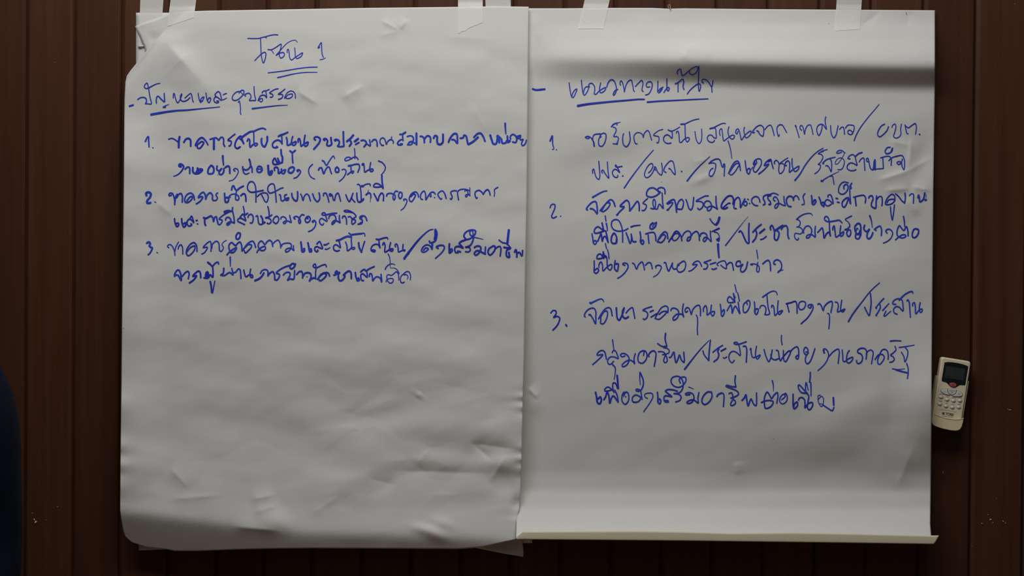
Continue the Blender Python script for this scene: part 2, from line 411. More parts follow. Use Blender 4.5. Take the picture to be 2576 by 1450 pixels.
LEFT_TOP = [(433, 30), (520, 27), (700, 24), (920, 20), (1100, 18), (1250, 16), (1330, 17)]
LEFT_RIGHT = [(1330, 17), (1328, 180), (1327, 300), (1325, 500), (1321, 700), (1318, 900), (1315, 1000), (1312, 1150), (1309, 1230), (1306, 1280), (1302, 1300), (1299, 1312), (1298, 1358)]
LEFT_BOTTOM = [(324, 1358), (334, 1366), (350, 1371), (372, 1378), (415, 1382), (440, 1387), (500, 1387), (600, 1383), (690, 1381), (790, 1380), (1000, 1381), (1150, 1382), (1185, 1380), (1215, 1377), (1298, 1358)]
LEFT_LEFT = [(433, 30), (424, 58), (413, 76), (392, 102), (366, 131), (345, 157), (328, 178), (319, 191), (315, 208), (313, 250), (311, 500), (307, 800), (305, 1000), (303, 1150), (302, 1285), (305, 1308), (310, 1335), (315, 1350), (324, 1358)]
uv = coons(LEFT_TOP, LEFT_BOTTOM, LEFT_LEFT, LEFT_RIGHT, 400, 290)
left = link('paper_sheet', grid_mesh('paper_sheet', wall_point(uv[..., 0], uv[..., 1], d_left(uv[..., 0], uv[..., 1]))), [M_PAPER, M_KRAFT])
solid(left)
tag(left, 'left written flip chart sheet, its double-underlined title at the top and lower half blank', 'paper', 'handwritten flip chart sheets')

# right sheet: the bottom rolls forward and up, so the brown back shows along the lower edge
def x_left_of_right(v):
    lr = np.array(LEFT_RIGHT)
    return np.interp(v, lr[:, 1], lr[:, 0]) - 16 * (1 - ss(1180, 1290, v)) + .2
def x_right_of_right(v):
    return np.interp(v, [26, 200, 480, 700, 900, 1100, 1250, 1310, 1348, 1372], [2352, 2352, 2348, 2346, 2344, 2343, 2341, 2340, 2343, 2347])
def v_top(u): return np.interp(u, [1300, 1420, 1545, 1640, 1683, 1720, 1900, 2352], [21, 21, 20, 20, 22, 21, 23, 26])
def v_bot(u): return np.interp(u, [1300, 1720, 2110, 2353], [1357.5, 1361, 1366, 1369.5])
def v_tip(u): return np.interp(u, [1300, 1316, 1600, 1716, 1840, 2000, 2150, 2345], [1352, 1338, 1336, 1338, 1342, 1340, 1343, 1348])
Cn = 300; s = np.linspace(0, 1, Cn)
rows_u, rows_v, rows_d = [], [], []
for t in np.linspace(0, 1, 400):
    vc = 22 + t * (1358 - 22)
    u = x_left_of_right(vc) + s * (x_right_of_right(vc) - x_left_of_right(vc))
    v = v_top(u) + t * (v_bot(u) - 3 - v_top(u))
    rows_u.append(u); rows_v.append(v); rows_d.append(d_right(u, v))
uL, dL = rows_u[-1].copy(), rows_d[-1].copy()
for k, (fv, fd) in enumerate([(-2.0, .0022), (-.7, .0040), (-.1, .0049), (.02, .0056), (.06, .0060), (.12, .0061), (.35, .0062), (.6, .0062), (.8, .0061), (1.0, .0060)]):
    u = 1299.5 + s * ((2347 + 14 * max(0, fv) ** .6 * (1 if fv > 0 else 0) + 1.0 * (k + 1) / 10) - 1299.5)
    v = v_bot(u) + fv if fv < 0 else v_bot(u) + fv * (v_tip(u) - v_bot(u))
    rows_u.append(u); rows_v.append(v); rows_d.append(dL + fd)
U, V_, D_ = np.array(rows_u), np.array(rows_v), np.array(rows_d)
right = link('paper_sheet', grid_mesh('paper_sheet', wall_point(U, V_, D_)), [M_PAPER, M_KRAFT])
solid(right)
tag(right, 'right written flip chart sheet, its bottom edge curled up to show a brown back', 'paper', 'handwritten flip chart sheets')
# the little dog-ear where the roll starts
P = wall_point(np.array([1301, 1317, 1318.5]), np.array([1351.5, 1338.2, 1347.5]), np.array([.0945, .0945, .0950]))
ear = mesh('folded_corner', list(P) + list(P + np.array([0, .0004, 0])), [(0, 2, 1), (3, 4, 5), (0, 1, 4, 3), (1, 2, 5, 4), (2, 0, 3, 5)], False)
link('folded_corner', ear, M_KRAFT, right)

# the two sheets hanging behind the left one
def d_mid(u, v):
    d = np.interp(v, [20, 60, 300, 1000, 1300, 1402], [.0030, .0042, .0060, .0090, .0130, .0150]) - 0.0006
    d = np.where(v < 150, np.minimum(d, .0046), d)
    return d + 0.0012 * vnoise(u / 16.0, v / 19.0, 21) * (1 - ss(110, 160, v)) * ss(35, 60, v) * (1 - ss(380, 460, u)) + ss(1360, 1404, v) * .004 * vnoise(u / 60.0, v / 25., 22)
uv = coons([(340, 66), (362, 57), (400, 44), (428, 32), (470, 34), (800, 32), (1300, 28)],
           [(345, 1345), (700, 1366), (1100, 1373), (1185, 1377), (1240, 1388), (1275, 1395), (1300, 1399), (1316, 1402)],
           [(340, 66), (345, 78), (352, 92), (358, 108), (363, 117), (366, 130), (372, 150), (350, 260), (340, 700), (340, 1200), (345, 1345)],
           [(1300, 28), (1302, 700), (1302, 1250), (1306, 1340), (1313, 1360), (1316, 1376), (1317.5, 1392), (1316, 1402)], 220, 150)
mid = solid(link('paper_sheet', grid_mesh('paper_sheet', wall_point(uv[..., 0], uv[..., 1], d_mid(uv[..., 0], uv[..., 1]) + .0012)), [M_PAPER, M_KRAFT]), .0003)
tag(mid, 'creased sheet behind the left one, its loose corners showing top-left and below right', 'paper')
def d_back(u, v):
    return np.interp(v, [20, 60, 300, 1000, 1300, 1402], [.0016, .0022, .0034, .0056, .0090, .0105])
uv = coons([(342, 32), (430, 32), (800, 30), (1322, 26)], [(349, 1386), (415, 1383), (700, 1376), (1000, 1372), (1339, 1367)],
           [(342, 32), (342, 160), (344, 700), (349, 1386)], [(1322, 26), (1324, 700), (1339, 1367)], 160, 110)
back = solid(link('paper_sheet', grid_mesh('paper_sheet', wall_point(uv[..., 0], uv[..., 1], d_back(uv[..., 0], uv[..., 1]))), [M_PAPER, M_KRAFT]), .0003)
tag(back, 'rearmost sheet on the planks, its square top-left corner under the outermost tape', 'paper')
# small pinched tear by the loose corner
me = grid_mesh('pinched_tear', wall_point(*[np.array(a, float) for a in (
    [[347, 354, 361], [348, 354, 362], [348, 355, 361]], [[115, 114.5, 113.5], [117.5, 116.5, 115.5], [120, 119, 116.5]],
    [[.0040, .0052, .0046], [.0066, .0076, .0060], [.0040, .0044, .0044]])]))
solid(link('pinched_tear', me, [M_PAPER, M_PAPER], back), .0003)

# ------------------------------------------------------------------ handwriting, drawn on the paper surface
STROKES = """
@left_title 580 70
26 345,212 450,214 560,212 640,192 710,175 800,150 880,138 955,140
20 690,182 724,202
24 603,215 608,330 612,450 620,560 640,660 660,705 685,660 705,580 710,510 685,490 630,515 560,580 487,655
22 750,432 800,440 850,425 920,385 1018,325 1010,400 985,500 985,570 1010,605 1050,590 1085,540 1070,498 1010,500 915,550
24-16 915,550 980,480 1060,385 1150,300 1240,255 1310,250 1345,288
18 820,445 845,480 868,515
24 1140,495 1145,440 1162,430 1180,510 1190,600 1225,645 1290,600 1380,540 1450,500 1430,560 1380,600 1330,615 1305,580 1300,500 1290,400
24 1795,385 1760,405 1790,345 1825,295 1833,400 1838,490 1850,550 1870,590
24-16 1800,640 1850,632 1912,605
24 755,905 900,888 1100,862 1350,820 1550,795 1745,788
28-14 945,1000 1060,975 1250,930 1420,903 1560,893 1745,893
@left_heading 320 165
48 45,817 120,795
34 210,685 260,650 320,640 370,655 388,700 385,740 365,765
28 365,768 420,768 485,772 460,640 440,520 430,450 415,390 400,350 355,390 345,430 375,460 430,450
34-16 430,450 520,400 600,365 665,355
32 590,755 585,690 600,625 625,615 680,670 750,725 748,640 745,560
36 722,838 775,810
34 735,840 770,838
20-10 770,805 845,778
26 925,650 935,560 945,560 970,650 1000,730 1020,745 1060,690 1095,600 1100,565 1075,600 1070,660 1100,710 1150,715 1210,690 1265,640
28 1160,655 1220,600 1280,560 1300,610 1315,690 1330,735
26 1428,555 1440,640 1455,700 1480,740 1520,690 1545,630 1500,650 1470,710 1525,705
26 1585,548 1598,640 1615,710 1645,745 1675,700 1675,650 1640,655 1620,700
26 1800,710 1840,712 1835,740 1790,745 1750,715 1750,660 1785,625 1830,645 1895,695 1885,610 1865,545 1830,520 1790,550 1765,585 1790,620
28 1930,590 1965,570 2000,560
28-16 1920,690 1960,675 2005,650
60-16 480,985 620,960 800,930 1000,905 1200,895 1400,875 1600,855 1760,840 1865,828
@left_heading 560 165
26 345,520 290,525 230,570 195,630 200,680 250,700 310,680 370,630 420,570 430,510 400,492 350,515
20 330,565 338,535 370,540 405,580
26 315,740 335,710 350,770 360,870 358,960 372,980
26 465,615 440,590 480,565 530,555 565,590 570,640 540,700 600,700 665,695 645,600 635,500 632,420
26 800,550 795,535 830,510 860,505 875,560 885,645 850,600 810,590 760,610 735,650 712,702
28 860,515 890,500 940,480
24 740,660 745,710 775,730 805,700 800,665 765,665 720,700
26 1120,465 1060,475 980,520 945,550 1000,575 1015,605 990,635 955,630
26 1255,470 1180,530 1120,575 1190,575 1215,600 1190,650 1120,680
26 1245,660 1265,600 1310,540 1370,510 1430,530 1460,580 1465,655
24 1265,650 1300,600 1370,570 1405,575 1400,620 1350,655 1290,660 1260,640
40-12 595,866 800,840 1000,815 1150,800 1310,795
@left_line_a 350 300
44-36 125,450 165,365 185,350 193,450 200,560
22 268,568 285,582
34 592,402 660,385 720,410 785,460
54 815,350 800,430 797,570
46 900,465 940,400 990,385 1030,410 1038,540
54-36 1135,525 1180,430 1230,380 1270,370 1320,410 1370,480 1385,515
44 1165,520 1180,580 1220,585 1270,530 1300,470 1260,450 1190,500
40 1425,405 1490,385 1550,375 1580,400 1600,420 1640,370 1670,360 1700,400 1700,500 1725,545
56 1505,400 1505,600
34 1930,297 1850,360 1785,420 1850,440 1855,480 1830,530 1805,535
44 2035,555 1980,590 1935,560 1930,500 1960,420 2010,360 2045,340 2070,400 2105,490
36 2105,495 2060,420 2020,385
54-34 2080,355 2140,310 2240,250 2310,240 2400,200 2490,180 2550,205
28 1965,590 2020,555
36 2305,260 2310,360 2310,460 2325,515
44 2175,440 2200,395 2225,420 2225,500 2235,560 2290,510
34 2290,510 2350,480 2385,500 2340,535 2310,500
@left_line_b 350 300
58-26 845,955 805,940 815,905 860,910 895,950 870,1020 810,1090 750,1130 695,1148
44 925,1005 970,965 1010,970 1020,1090
50 1080,970 1085,1060 1130,1090 1175,1020 1175,980
56 1130,1090 1200,1080 1270,1015 1200,1010 1160,1060 1190,1070
48 1445,930 1395,1000 1390,1090 1440,1100 1490,1080 1500,980 1460,930
44 1570,940 1565,1010 1620,1040 1660,990 1620,1040 1610,1100 1660,1110 1700,1060 1705,990
54-36 1683,735 1688,830 1700,920
44 1730,970 1785,940 1815,960 1825,1085
32-22 1930,1045 1900,1020 1920,995 1970,1000 1995,1050 1960,1140 1890,1220 1810,1243
44-28 2085,955 2090,1020 2110,1080 2150,1105 2215,1080
40 2095,1000 2150,1020 2200,1000 2250,945 2270,980 2275,1065
46 2215,805 2235,860 2245,950
44 2400,950 2370,1010 2385,1060 2440,1065 2475,1020 2455,960 2410,945
30 2380,1010 2440,1000 2465,1030
@left_line_a 660 300
48 -15,385 -20,450 0,520 45,550 75,500 98,430 98,345
44 310,560 270,575 215,560 205,500 240,450 310,420 360,440 400,495
36 390,350 400,495
40 320,345 360,320
50-36 350,325 420,300 515,258
28 290,540 260,580
44 485,365 500,430 505,520 560,505 590,460
40 612,345 590,420 590,490 630,525 675,490 675,450 620,470 570,505
40 720,460 720,400 745,390 765,450 780,540 830,500 920,460 905,520 860,540 840,500 845,400 860,318
44-50 1070,420 1042,395 1060,360 1110,357 1160,390 1150,460 1100,530 1035,603
44 1255,425 1230,405 1270,390 1310,430 1300,520 1340,535 1395,500 1385,440 1380,365
44 1480,430 1450,420 1490,405 1545,440 1540,500 1515,540
34 1515,545 1580,550 1645,540
48 1640,535 1632,400 1630,250
54 1832,318 1770,390 1700,445
46 1770,430 1790,480 1750,540
50 1930,390 1855,445
44 1945,468 1875,508
42 1985,430 2040,422 2090,460 2085,500 2045,555
34 2060,530 2095,495 2170,535 2160,430 2158,412
38 2200,450 2240,410 2280,410 2305,450 2310,540
@left_line_a 1010 300
40 115,350 160,335 210,340 240,380 230,440 170,455 120,515
34 130,515 200,505 230,460
36 150,460 200,455 250,470 300,500
52 300,280 302,505
46 375,345 410,345 450,380 460,470
46 460,400 520,335 570,350 585,400 580,460
50 645,380 675,330 715,345 715,430 730,490 780,505 830,460 835,380 835,300
46-46 945,460 985,370 1060,290 1110,295 1125,400 1125,480
46 1010,410 1060,415 1115,480
46 1180,382 1240,370 1260,320 1300,340 1320,420 1335,500
52 1345,505 1440,450 1540,360
44 1455,362 1530,290 1590,280 1640,340 1680,440
54 1785,320 1810,400 1850,495 1900,495 1930,400 1930,330 1960,360 1970,470
48 1960,350 2010,400 2030,480 2090,475 2130,430 2130,335
54 2110,440 2185,435 2140,460
46-30 2085,80 2090,180 2100,290
42 2195,400 2190,350 2240,305 2290,330 2320,400 2300,465 2235,458
42 2320,350 2395,328 2375,385 2335,375
34 2390,415 2450,405 2435,430 2415,500 2440,530 2490,490 2515,420
@left_line_b 660 300
54 115,930 120,1010 135,1105 170,1110 195,1040 160,1060 130,1080
42 245,1030 245,975 290,965 320,1000 325,1085 370,1060
42 385,1000 390,1080 430,1095 465,1015 400,1040
44 395,870 320,900 230,905 210,850 250,785 300,870 345,850
46 310,785 330,850
48 375,610 385,720 405,760 400,865
48 555,635 600,670 665,628
40 603,660 605,790 615,880
46 600,960 540,990 525,1055 570,1080 620,1050 640,980 600,955
40-24 720,1050 695,1030 730,1015 770,1050 740,1110 690,1165 630,1188
36-26 1010,908 950,970 930,1040 950,1120 1000,1180 1055,1203
46-34 1130,1022 1150,985 1190,978 1215,1050 1235,1095 1270,1020 1320,960 1350,970 1370,1040 1393,1098
40-26 1205,830 1240,850 1290,925 1340,850 1430,738 1455,790
40 1500,960 1467,1000 1480,1058 1530,1058 1538,1000 1500,957
32 1600,1018 1650,1007 1685,1040 1660,1130 1610,1200 1550,1250
48 1730,938 1785,928
34 1780,940 1785,1000 1790,1060 1815,1083 1838,1045 1800,1050 1712,1113
36 1780,930 1880,903 1940,908 1955,970 1920,1065
32 1800,800 1760,770 1710,765 1658,810 1672,835 1740,820 1860,757 1900,770 1928,812
28 1852,588 1862,680 1862,790
50 2010,910 2020,915
34 2005,905 2035,890 2050,970 2060,1060 2130,1020 2220,1000 2230,1030 2180,1050 2160,1000 2170,930 2180,868
36-24 2335,838 2420,880 2475,970 2450,1050 2390,1122
@left_line_a 910 310 16
60 880,880 820,890 750,810 730,720 770,620 850,585 910,620 960,740 990,845 1040,740 1120,670 1190,655 1240,690 1275,740 1265,800
60 1200,545 1200,650
76 1640,480 1660,700
80 1530,452 1570,440
92 1620,450 1700,400 1765,360
84 1600,660 1530,690 1450,780 1440,830 1500,872 1590,870 1640,838 1560,830
@left_line_c 350 455
58 150,300 140,250 190,230 235,260 220,330 170,390 160,440 200,450 230,440
22 312,420 338,435
40 650,290 605,300 610,255 660,250 690,290 715,400 715,480
40 715,480 735,330 765,268
40 755,340 800,270 840,255 868,300 868,428
38 1115,380 1095,290 1040,245 970,270 920,350 925,420 970,435 1040,390 1080,320 1030,320 960,400
44 1150,465 1230,410 1280,325 1240,320 1190,340 1230,270 1290,230 1330,280 1340,370
42 1345,360 1370,290 1430,240 1475,290 1475,370 1495,395
34 1495,395 1550,390 1575,340 1545,280 1580,240
44 1718,250 1725,330 1740,425 1785,420 1800,340 1750,335
36 1835,330 1810,320 1850,280 1920,265 1980,290 2010,350 1990,385 1950,380 1940,320 1960,200
44 1860,185 1880,110 1900,100 1930,160 1960,190 2030,140 2100,105
42 2045,300 2090,262 2125,265 2145,320 2150,410
34 2500,190 2420,205 2340,220 2250,225 2190,180 2185,90 2230,20 2290,20 2335,90 2350,200 2350,425
@left_line_c 660 455
34 -105,320 -40,265 30,240 90,255 118,310 110,380 85,430 50,410 20,350 -15,285
34 420,140 380,148 300,190 220,230 150,245 110,190 120,110 180,60 230,70 255,170 270,300 280,430
36 340,280 360,282 380,390 410,402 470,360 530,340 520,380 480,390 450,330 450,290 490,275
40 590,250 605,330 650,390 690,400 710,320 708,215
36 770,265 790,300 820,395 840,320 890,265 930,290 970,405
40 1010,258 1050,360 1110,418 1150,370 1155,310 1140,240
36 1230,300 1235,255 1275,245 1310,310 1340,425
34 1395,290 1355,300 1350,260 1400,280 1430,380 1450,388 1480,280 1520,245 1550,310 1575,405
38 1680,280 1710,360 1750,418 1790,340 1825,250
32 1800,320 1810,370 1865,428
40 1900,245 1905,330 1930,420 1980,420 2040,360
54 1980,412 2030,372
34 1970,110 1985,240 1990,380
32 1910,75 1940,70 1980,110 2020,110 2060,80 2130,60 2170,70 2172,98
56 2000,105 2030,105
42-34 2085,280 2140,240 2175,260 2185,330
24-12 2185,320 2170,430
14 2120,225 2140,182
38 2245,255 2280,320 2325,400 2350,310 2400,245 2435,280 2435,400
34 2430,155 2380,90 2320,55 2270,55 2235,110 2290,125 2400,115
44 2405,-110 2410,20 2430,145
@left_line_c 960 455
36 100,310 110,270 160,250 220,260 270,290 270,350 250,385 230,350 235,290 270,220 290,205 325,215
36 360,230 340,300 370,358 410,310 405,240 365,225
32-22 455,395 440,375 480,365 510,390 490,470 440,550 388,588
36 745,330 730,270 690,225 630,240 570,310 560,390 600,420 650,360 680,280 640,270 590,320
36 610,280 660,260
34 825,375 790,360 785,280 830,215 855,205 885,270 890,380 940,300 1000,230 1050,230 1080,265
26 980,260 1000,290 990,320 970,300
32 1060,335 1070,338
34 1210,355 1195,370 1150,320 1132,270 1180,215 1230,205 1270,260 1300,355
34 1510,200 1440,200 1390,230 1410,290 1420,330 1400,370 1380,355
34-24 1548,380 1530,280 1530,220 1570,180 1650,165 1720,175 1765,195
28 1675,215 1680,190 1720,200 1740,260 1710,320 1690,320 1690,290 1740,270 1780,300
24 1775,135 1775,300
34 1925,335 1910,350 1880,290 1890,220 1960,190 2010,220 2045,270
34 2045,270 2080,210 2130,175 2165,210 2185,285
34-26 2340,130 2270,180 2275,240 2265,310
@left_line_d 350 455
42 712,760 720,830 760,920 792,900 785,850 750,860
44 855,760 865,850 900,930 935,900 940,840 900,860
36 1040,860 1062,885 1000,910 970,870 970,810 1010,770 1060,790 1100,840 1085,780 1055,710 1020,760
36 1145,797 1172,795
30 1165,865 1188,870
48 1295,740 1340,755 1440,705
44 1320,760 1325,870 1340,895
42 1450,705 1480,740 1498,815
42 1500,815 1520,740 1550,720 1570,790 1590,870
34 1590,870 1620,885 1670,820 1670,790 1610,770 1680,700 1780,640 1860,605
32 1870,612 1790,595 1710,620 1720,640 1780,630
38 1882,535 1870,610
38 1880,610 1905,720 1918,850
40 1740,790 1750,750 1800,735 1845,780 1830,850 1780,890 1765,870 1810,830 1870,830 1915,850
36 2125,880 2040,840 1985,810 1990,770 2040,750 2090,770 2145,800 2120,720 2090,670 2030,730
38 2120,690 2185,650
36 2095,515 2110,580 2125,690
38 2190,735 2210,690 2250,672 2290,710 2290,810 2265,850 2235,845
36 2350,715 2380,700 2395,790 2410,860 2450,878 2490,860
44 2450,705 2480,760 2490,830
54 2490,855 2530,835
@left_line_d 660 455
36 192,685 140,720 60,745 120,750 165,780 175,830 130,865 95,850
36 110,515 130,600 140,720
34 225,835 215,800 250,730 300,712 330,770 310,830 270,858 235,835
36 370,770 380,735 430,725 475,760 480,830 440,862 420,840 460,810 520,810 580,838 565,770 550,695
38 660,770 630,740 680,715 740,750 770,820 750,860 730,820 750,740 800,680 840,690
38 880,740 860,790 890,835 940,820 965,760 930,715 880,740 920,760
50 1010,825 1030,812
36 1000,820 1040,795 1075,830 1060,920 1000,990 928,1023
34 1235,860 1210,890 1170,870 1150,800 1190,755 1240,780 1300,815 1280,720 1260,650 1230,640 1195,670 1220,690 1300,680 1400,655 1500,650
36 1335,760 1350,710 1400,680 1450,690 1480,760 1450,840 1400,875 1405,840 1450,800 1510,810 1565,838 1550,770 1550,695
34 1610,750 1620,715 1660,710 1690,770 1695,870
36 1725,730 1760,720 1800,760 1800,850 1815,875 1870,830 1870,790 1810,770 1860,740 1885,710 1840,650
28 1840,650 1760,630 1660,622 1640,605 1690,590 1760,605 1840,650
38 1925,872 2000,850 2010,790 1960,750 1970,720 2020,702 2070,720 2105,800
54 1985,742 2000,720
46 1960,862 1990,840
@left_line_e 350 575
58-40 155,295 195,275 225,310 205,350 230,375 265,390 250,440 215,500 180,530
22 352,478 378,495
30 600,390 570,360 590,330 640,330 690,400 715,480 722,542
32-24 720,460 740,370 795,270
32 785,410 800,360 840,325 870,370 880,512
34 1165,460 1155,340 1110,285 1050,300 980,380 950,460 960,520 990,545 1060,500 1120,410 1120,350 1050,370 980,440 945,500
34 1260,515 1310,490 1370,400 1370,375 1290,385 1350,310 1430,260 1450,330 1445,460
34 1460,400 1480,310 1560,255 1600,290 1615,430
30-18 1620,445 1650,460 1695,400 1690,360 1665,330 1700,270 1760,235
38 1765,530 1830,460 1920,400 1960,380 1950,420 1890,480 1840,475 1810,400 1810,330 1860,280 1900,310 1940,340 1990,290 2030,270 2060,330 2070,440
46 1985,90 1952,150 1960,210 2000,212 2033,150 2030,95 1990,88
38 2070,455 2110,400 2170,320 2230,270 2290,255 2320,300 2345,380
36 2110,430 2140,490 2200,440 2260,370 2260,330 2200,320 2130,380
36 2370,480 2400,430 2470,375 2530,360 2545,400 2500,440 2440,430 2400,370 2400,310 2450,250 2480,260 2530,318 2570,270 2620,235 2665,260 2690,360
@left_line_e 660 575
34 195,330 260,260 320,235 355,290 370,392
34 395,355 390,330 430,305 540,295 580,320 570,400 520,460 470,470 470,430 530,395 580,400 635,442 625,400 625,345
48 775,270 785,340 795,455
60 800,462 840,450 840,405
50 917,290 930,350 945,445
58 950,460 985,460 975,410
38 1110,430 1120,450 1090,468 1055,430 1060,380 1100,365 1150,385 1210,400 1190,330 1150,262 1095,310
42-26 1240,325 1275,325 1342,290
40-20 1265,415 1300,418 1365,382
38 1550,440 1500,455 1445,430 1432,370 1470,325 1520,345 1570,385 1560,320 1545,250
48 1490,243 1560,225 1650,180 1720,157 1765,165
34 1740,90 1785,130 1790,250 1795,370 1780,400 1720,442 1710,440 1700,340 1675,270
32 1795,390 1850,380 1860,400 1830,422 1800,400
46 1800,125 1920,110 2000,102
28 2000,100 2050,95 2065,148
46 1938,285 1950,380 1990,465
36 1995,485 2020,380 2060,258
36 2210,430 2270,440 2260,470 2190,440 2200,370 2260,320 2330,325 2370,390 2350,300 2345,220
42-30 2290,213 2340,220 2440,190 2515,185 2525,212
@left_line_e 960 455
36 20,1290 45,1240 70,1300 65,1430 100,1420 170,1375 230,1370 215,1412 170,1400 160,1330 182,1240
36 280,1330 270,1290 300,1270 330,1340 340,1430 400,1410 470,1390 460,1413 430,1390 432,1280
@left_line_e 1010 560
62-26 130,620 200,530 300,400 420,270 560,155 635,135
58 55,728 100,660 145,610
52 620,400 612,530
38 615,530 560,460 500,450 430,500 402,570 430,598 490,580 540,530 490,510 440,560
42 560,370 575,405 620,400 680,370 705,290 712,200 680,135
54 678,150 680,260 665,335
40-30 740,520 700,490 760,460 840,460 865,500 820,590 750,660 680,720
48 965,428 960,500 965,615
42 970,615 1020,570 1010,530 970,560
40 1190,590 1130,575 1140,600 1090,600 1070,540 1090,490 1150,480 1240,510
42 1240,510 1190,450 1160,420 1200,380 1290,345
44 1290,345 1370,330 1430,290 1480,230 1490,170 1440,150 1360,160 1290,200 1255,270 1290,330
34 1430,150 1380,180 1380,240 1440,290
26-12 1440,292 1530,310 1645,337
40 1450,300 1430,380 1380,460 1290,495
36 1290,495 1370,510 1385,560 1340,592 1285,585
30 1430,170 1440,230 1420,290
42 1465,500 1530,470 1590,490 1590,560 1540,630 1490,655 1465,620 1510,570 1570,570 1640,610 1690,632
36 1690,490 1680,625
44 1830,480 1760,530 1742,610 1780,655 1840,610 1880,540 1880,480 1840,470
38 1890,530 1920,500 1980,480 2000,520 1985,675
58 2160,150 2145,280 2130,415
32 1960,350 2030,400 2110,420 2200,510
48 2060,500 2120,510 2190,520 2120,560 2120,680 2170,700 2160,600
48 2275,595 2300,545 2320,620 2320,695
42 2320,620 2370,600 2420,668 2438,560
@left_line_f 350 575
44 715,965 715,920 770,840 800,840 840,930 845,1045 780,940 720,940
40 870,960 930,890 980,862 1005,900 990,1012
42 1010,1095 1090,1040 1155,950 1080,960 1140,890 1200,855 1230,890 1240,990
34 1300,990 1380,1000
88 1352,960 1370,885 1375,950
42 1400,990 1430,930 1480,980 1488,900 1480,770
48 1380,680 1420,712
38 1420,700 1470,755 1540,690 1590,678 1600,712
46 1430,1065 1450,1160 1460,1285
38-26 1475,1298 1500,1180 1525,1055
46-36 1705,800 1690,900 1640,935
36 1640,935 1720,942 1800,890 1830,885 1890,930 1875,850 1865,800
46-24 1833,575 1835,660 1835,760
38 1890,890 1940,880 2000,812 2030,830 2050,1005
38 2105,835 2120,900 2150,970 2220,930 2280,940 2285,980 2250,980 2230,920 2245,815
@left_line_f 660 575
48-44 -150,1048 -50,1000 0,945 32,892
38 -40,905 0,845 70,828 110,860 110,955
42 110,955 150,900 210,870 240,920 250,1030
38 255,1030 290,1038 345,960 340,920 280,895 350,830 450,775 540,745
42 600,705 552,760 570,805 620,795 655,730 620,702
48 665,712 655,745
40 420,938 470,890 540,885 560,920 530,1000 505,1040 560,1015 630,1020 645,930 650,845
42 690,925 740,870 790,865 810,930 810,995
42 825,950 860,900 920,888 970,910 980,980 945,1055 990,1010 1060,992 1075,1008
18 885,975 912,970
34 1075,1010 1070,900 1080,800 1075,740 1060,712 1020,750 1040,780 1100,785 1200,740 1270,727 1290,770
40 1105,1022 1180,940 1260,890 1320,892 1355,955
40 1180,920 1130,1000 1160,1048 1230,1010 1288,930 1240,895 1170,930
44 1435,940 1480,930 1465,890 1500,855 1510,910
66 1490,900 1550,892
44 1530,910 1530,1000 1560,1050 1610,1035 1660,960 1650,930
44 1630,938 1680,890 1740,855 1780,880 1790,1005
46 1870,885 1880,960 1905,1045
58 1912,1045 1950,1035 1930,1000
36 2040,1045 2010,1048 1985,1000 1985,930 2020,910 2070,950 2110,980 2100,850
40-34 1980,875 2000,850 2060,822 2080,850 2150,810 2255,762
40 2155,970 2160,915 2190,912 2215,990 2220,1055 2270,990 2310,972 2370,1000 2400,1078 2388,922
@left_line_f 940 610 10.357
38-20 375,300 410,370 425,470 432,660
46-18 300,700 330,640 380,590 440,560 510,560 560,585
12-34 440,665 530,665 600,700 665,805
36 320,1030 350,970 430,940 500,950 510,1010 470,1055 420,1060 370,1010 345,940 345,870 380,840 460,860 520,820 590,765 630,800 650,880 655,980
36 955,975 960,860 920,770 860,760 780,820 710,890 695,990 720,1045 770,1050 800,1030
36-22 790,845 850,840 895,890 875,960
@right_heading 1330 150
50 80,590 140,610 325,595
26 812,465 835,620 860,740 890,765 950,660 970,590 940,600 880,690 870,740
26 1060,412 1075,560 1095,680 1120,715 1180,640 1205,550 1150,550 1110,620 1100,690
26 1225,545 1205,520 1225,485 1270,475 1320,530 1330,600 1320,690 1350,695 1430,620 1550,560 1530,620 1450,665 1425,620 1440,500 1448,465
26 1570,550 1600,460 1650,405 1700,410 1740,470 1765,590 1750,660 1710,715 1700,690 1740,620 1795,595
26 1850,515 1835,480 1860,425 1890,470 1920,600 1925,650 1950,540 2000,440 2060,410 2090,500 2115,630 2130,640
26 2145,540 2220,460 2275,415 2300,480 2285,560 2280,620 2305,640
26 2440,545 2380,550 2365,500 2400,450 2460,445 2485,490 2470,590 2410,690 2350,710
56-30 985,930 1150,900 1400,870 1700,840 2000,815 2200,797 2330,797
@right_heading 1560 150
26 760,430 758,560 755,640 775,670 830,620 850,560 790,600 760,640
18 790,640 870,545
26 940,380 940,500 940,570 960,630 990,580 970,555 920,600 880,660
28 1105,485 1170,455 1260,395 1280,440 1265,540 1285,600
26 1165,460 1165,650
26 1160,290 1145,270 1170,210 1215,190 1230,250 1250,325 1300,300 1380,230 1480,160 1560,145 1560,200 1520,270 1460,305 1400,280 1390,230
26 1585,135 1580,300 1575,450 1580,600 1590,635 1615,570 1610,490 1560,490 1480,545 1400,620 1350,690
26 1680,465 1645,450 1660,400 1710,400 1780,450 1840,540 1870,420
28 1840,530 1850,655
42-26 545,855 800,835 1000,825 1300,810 1500,800 1770,787
@right_line_a 1375 300
44-26 70,440 115,335 120,420 125,510 145,578
18 110,608 150,600
24 195,608 205,615
26 775,362 820,390 860,380 830,350 780,360
28 780,358 830,342 890,370 930,430 960,500
40 945,450 958,540
26 930,420 930,360 960,310 1080,290
30 1100,350 1060,380 1045,440 1060,530 1110,545 1160,490 1195,380 1190,300 1150,280 1100,300 1070,350
36 1305,152 1350,100 1420,75
22-10 1420,75 1490,55
24-12 1415,115 1425,80
28 1340,160 1380,170 1400,210 1390,260 1350,345 1420,350 1445,390 1430,450 1425,500
24 1425,502 1335,490
34 1405,492 1422,478
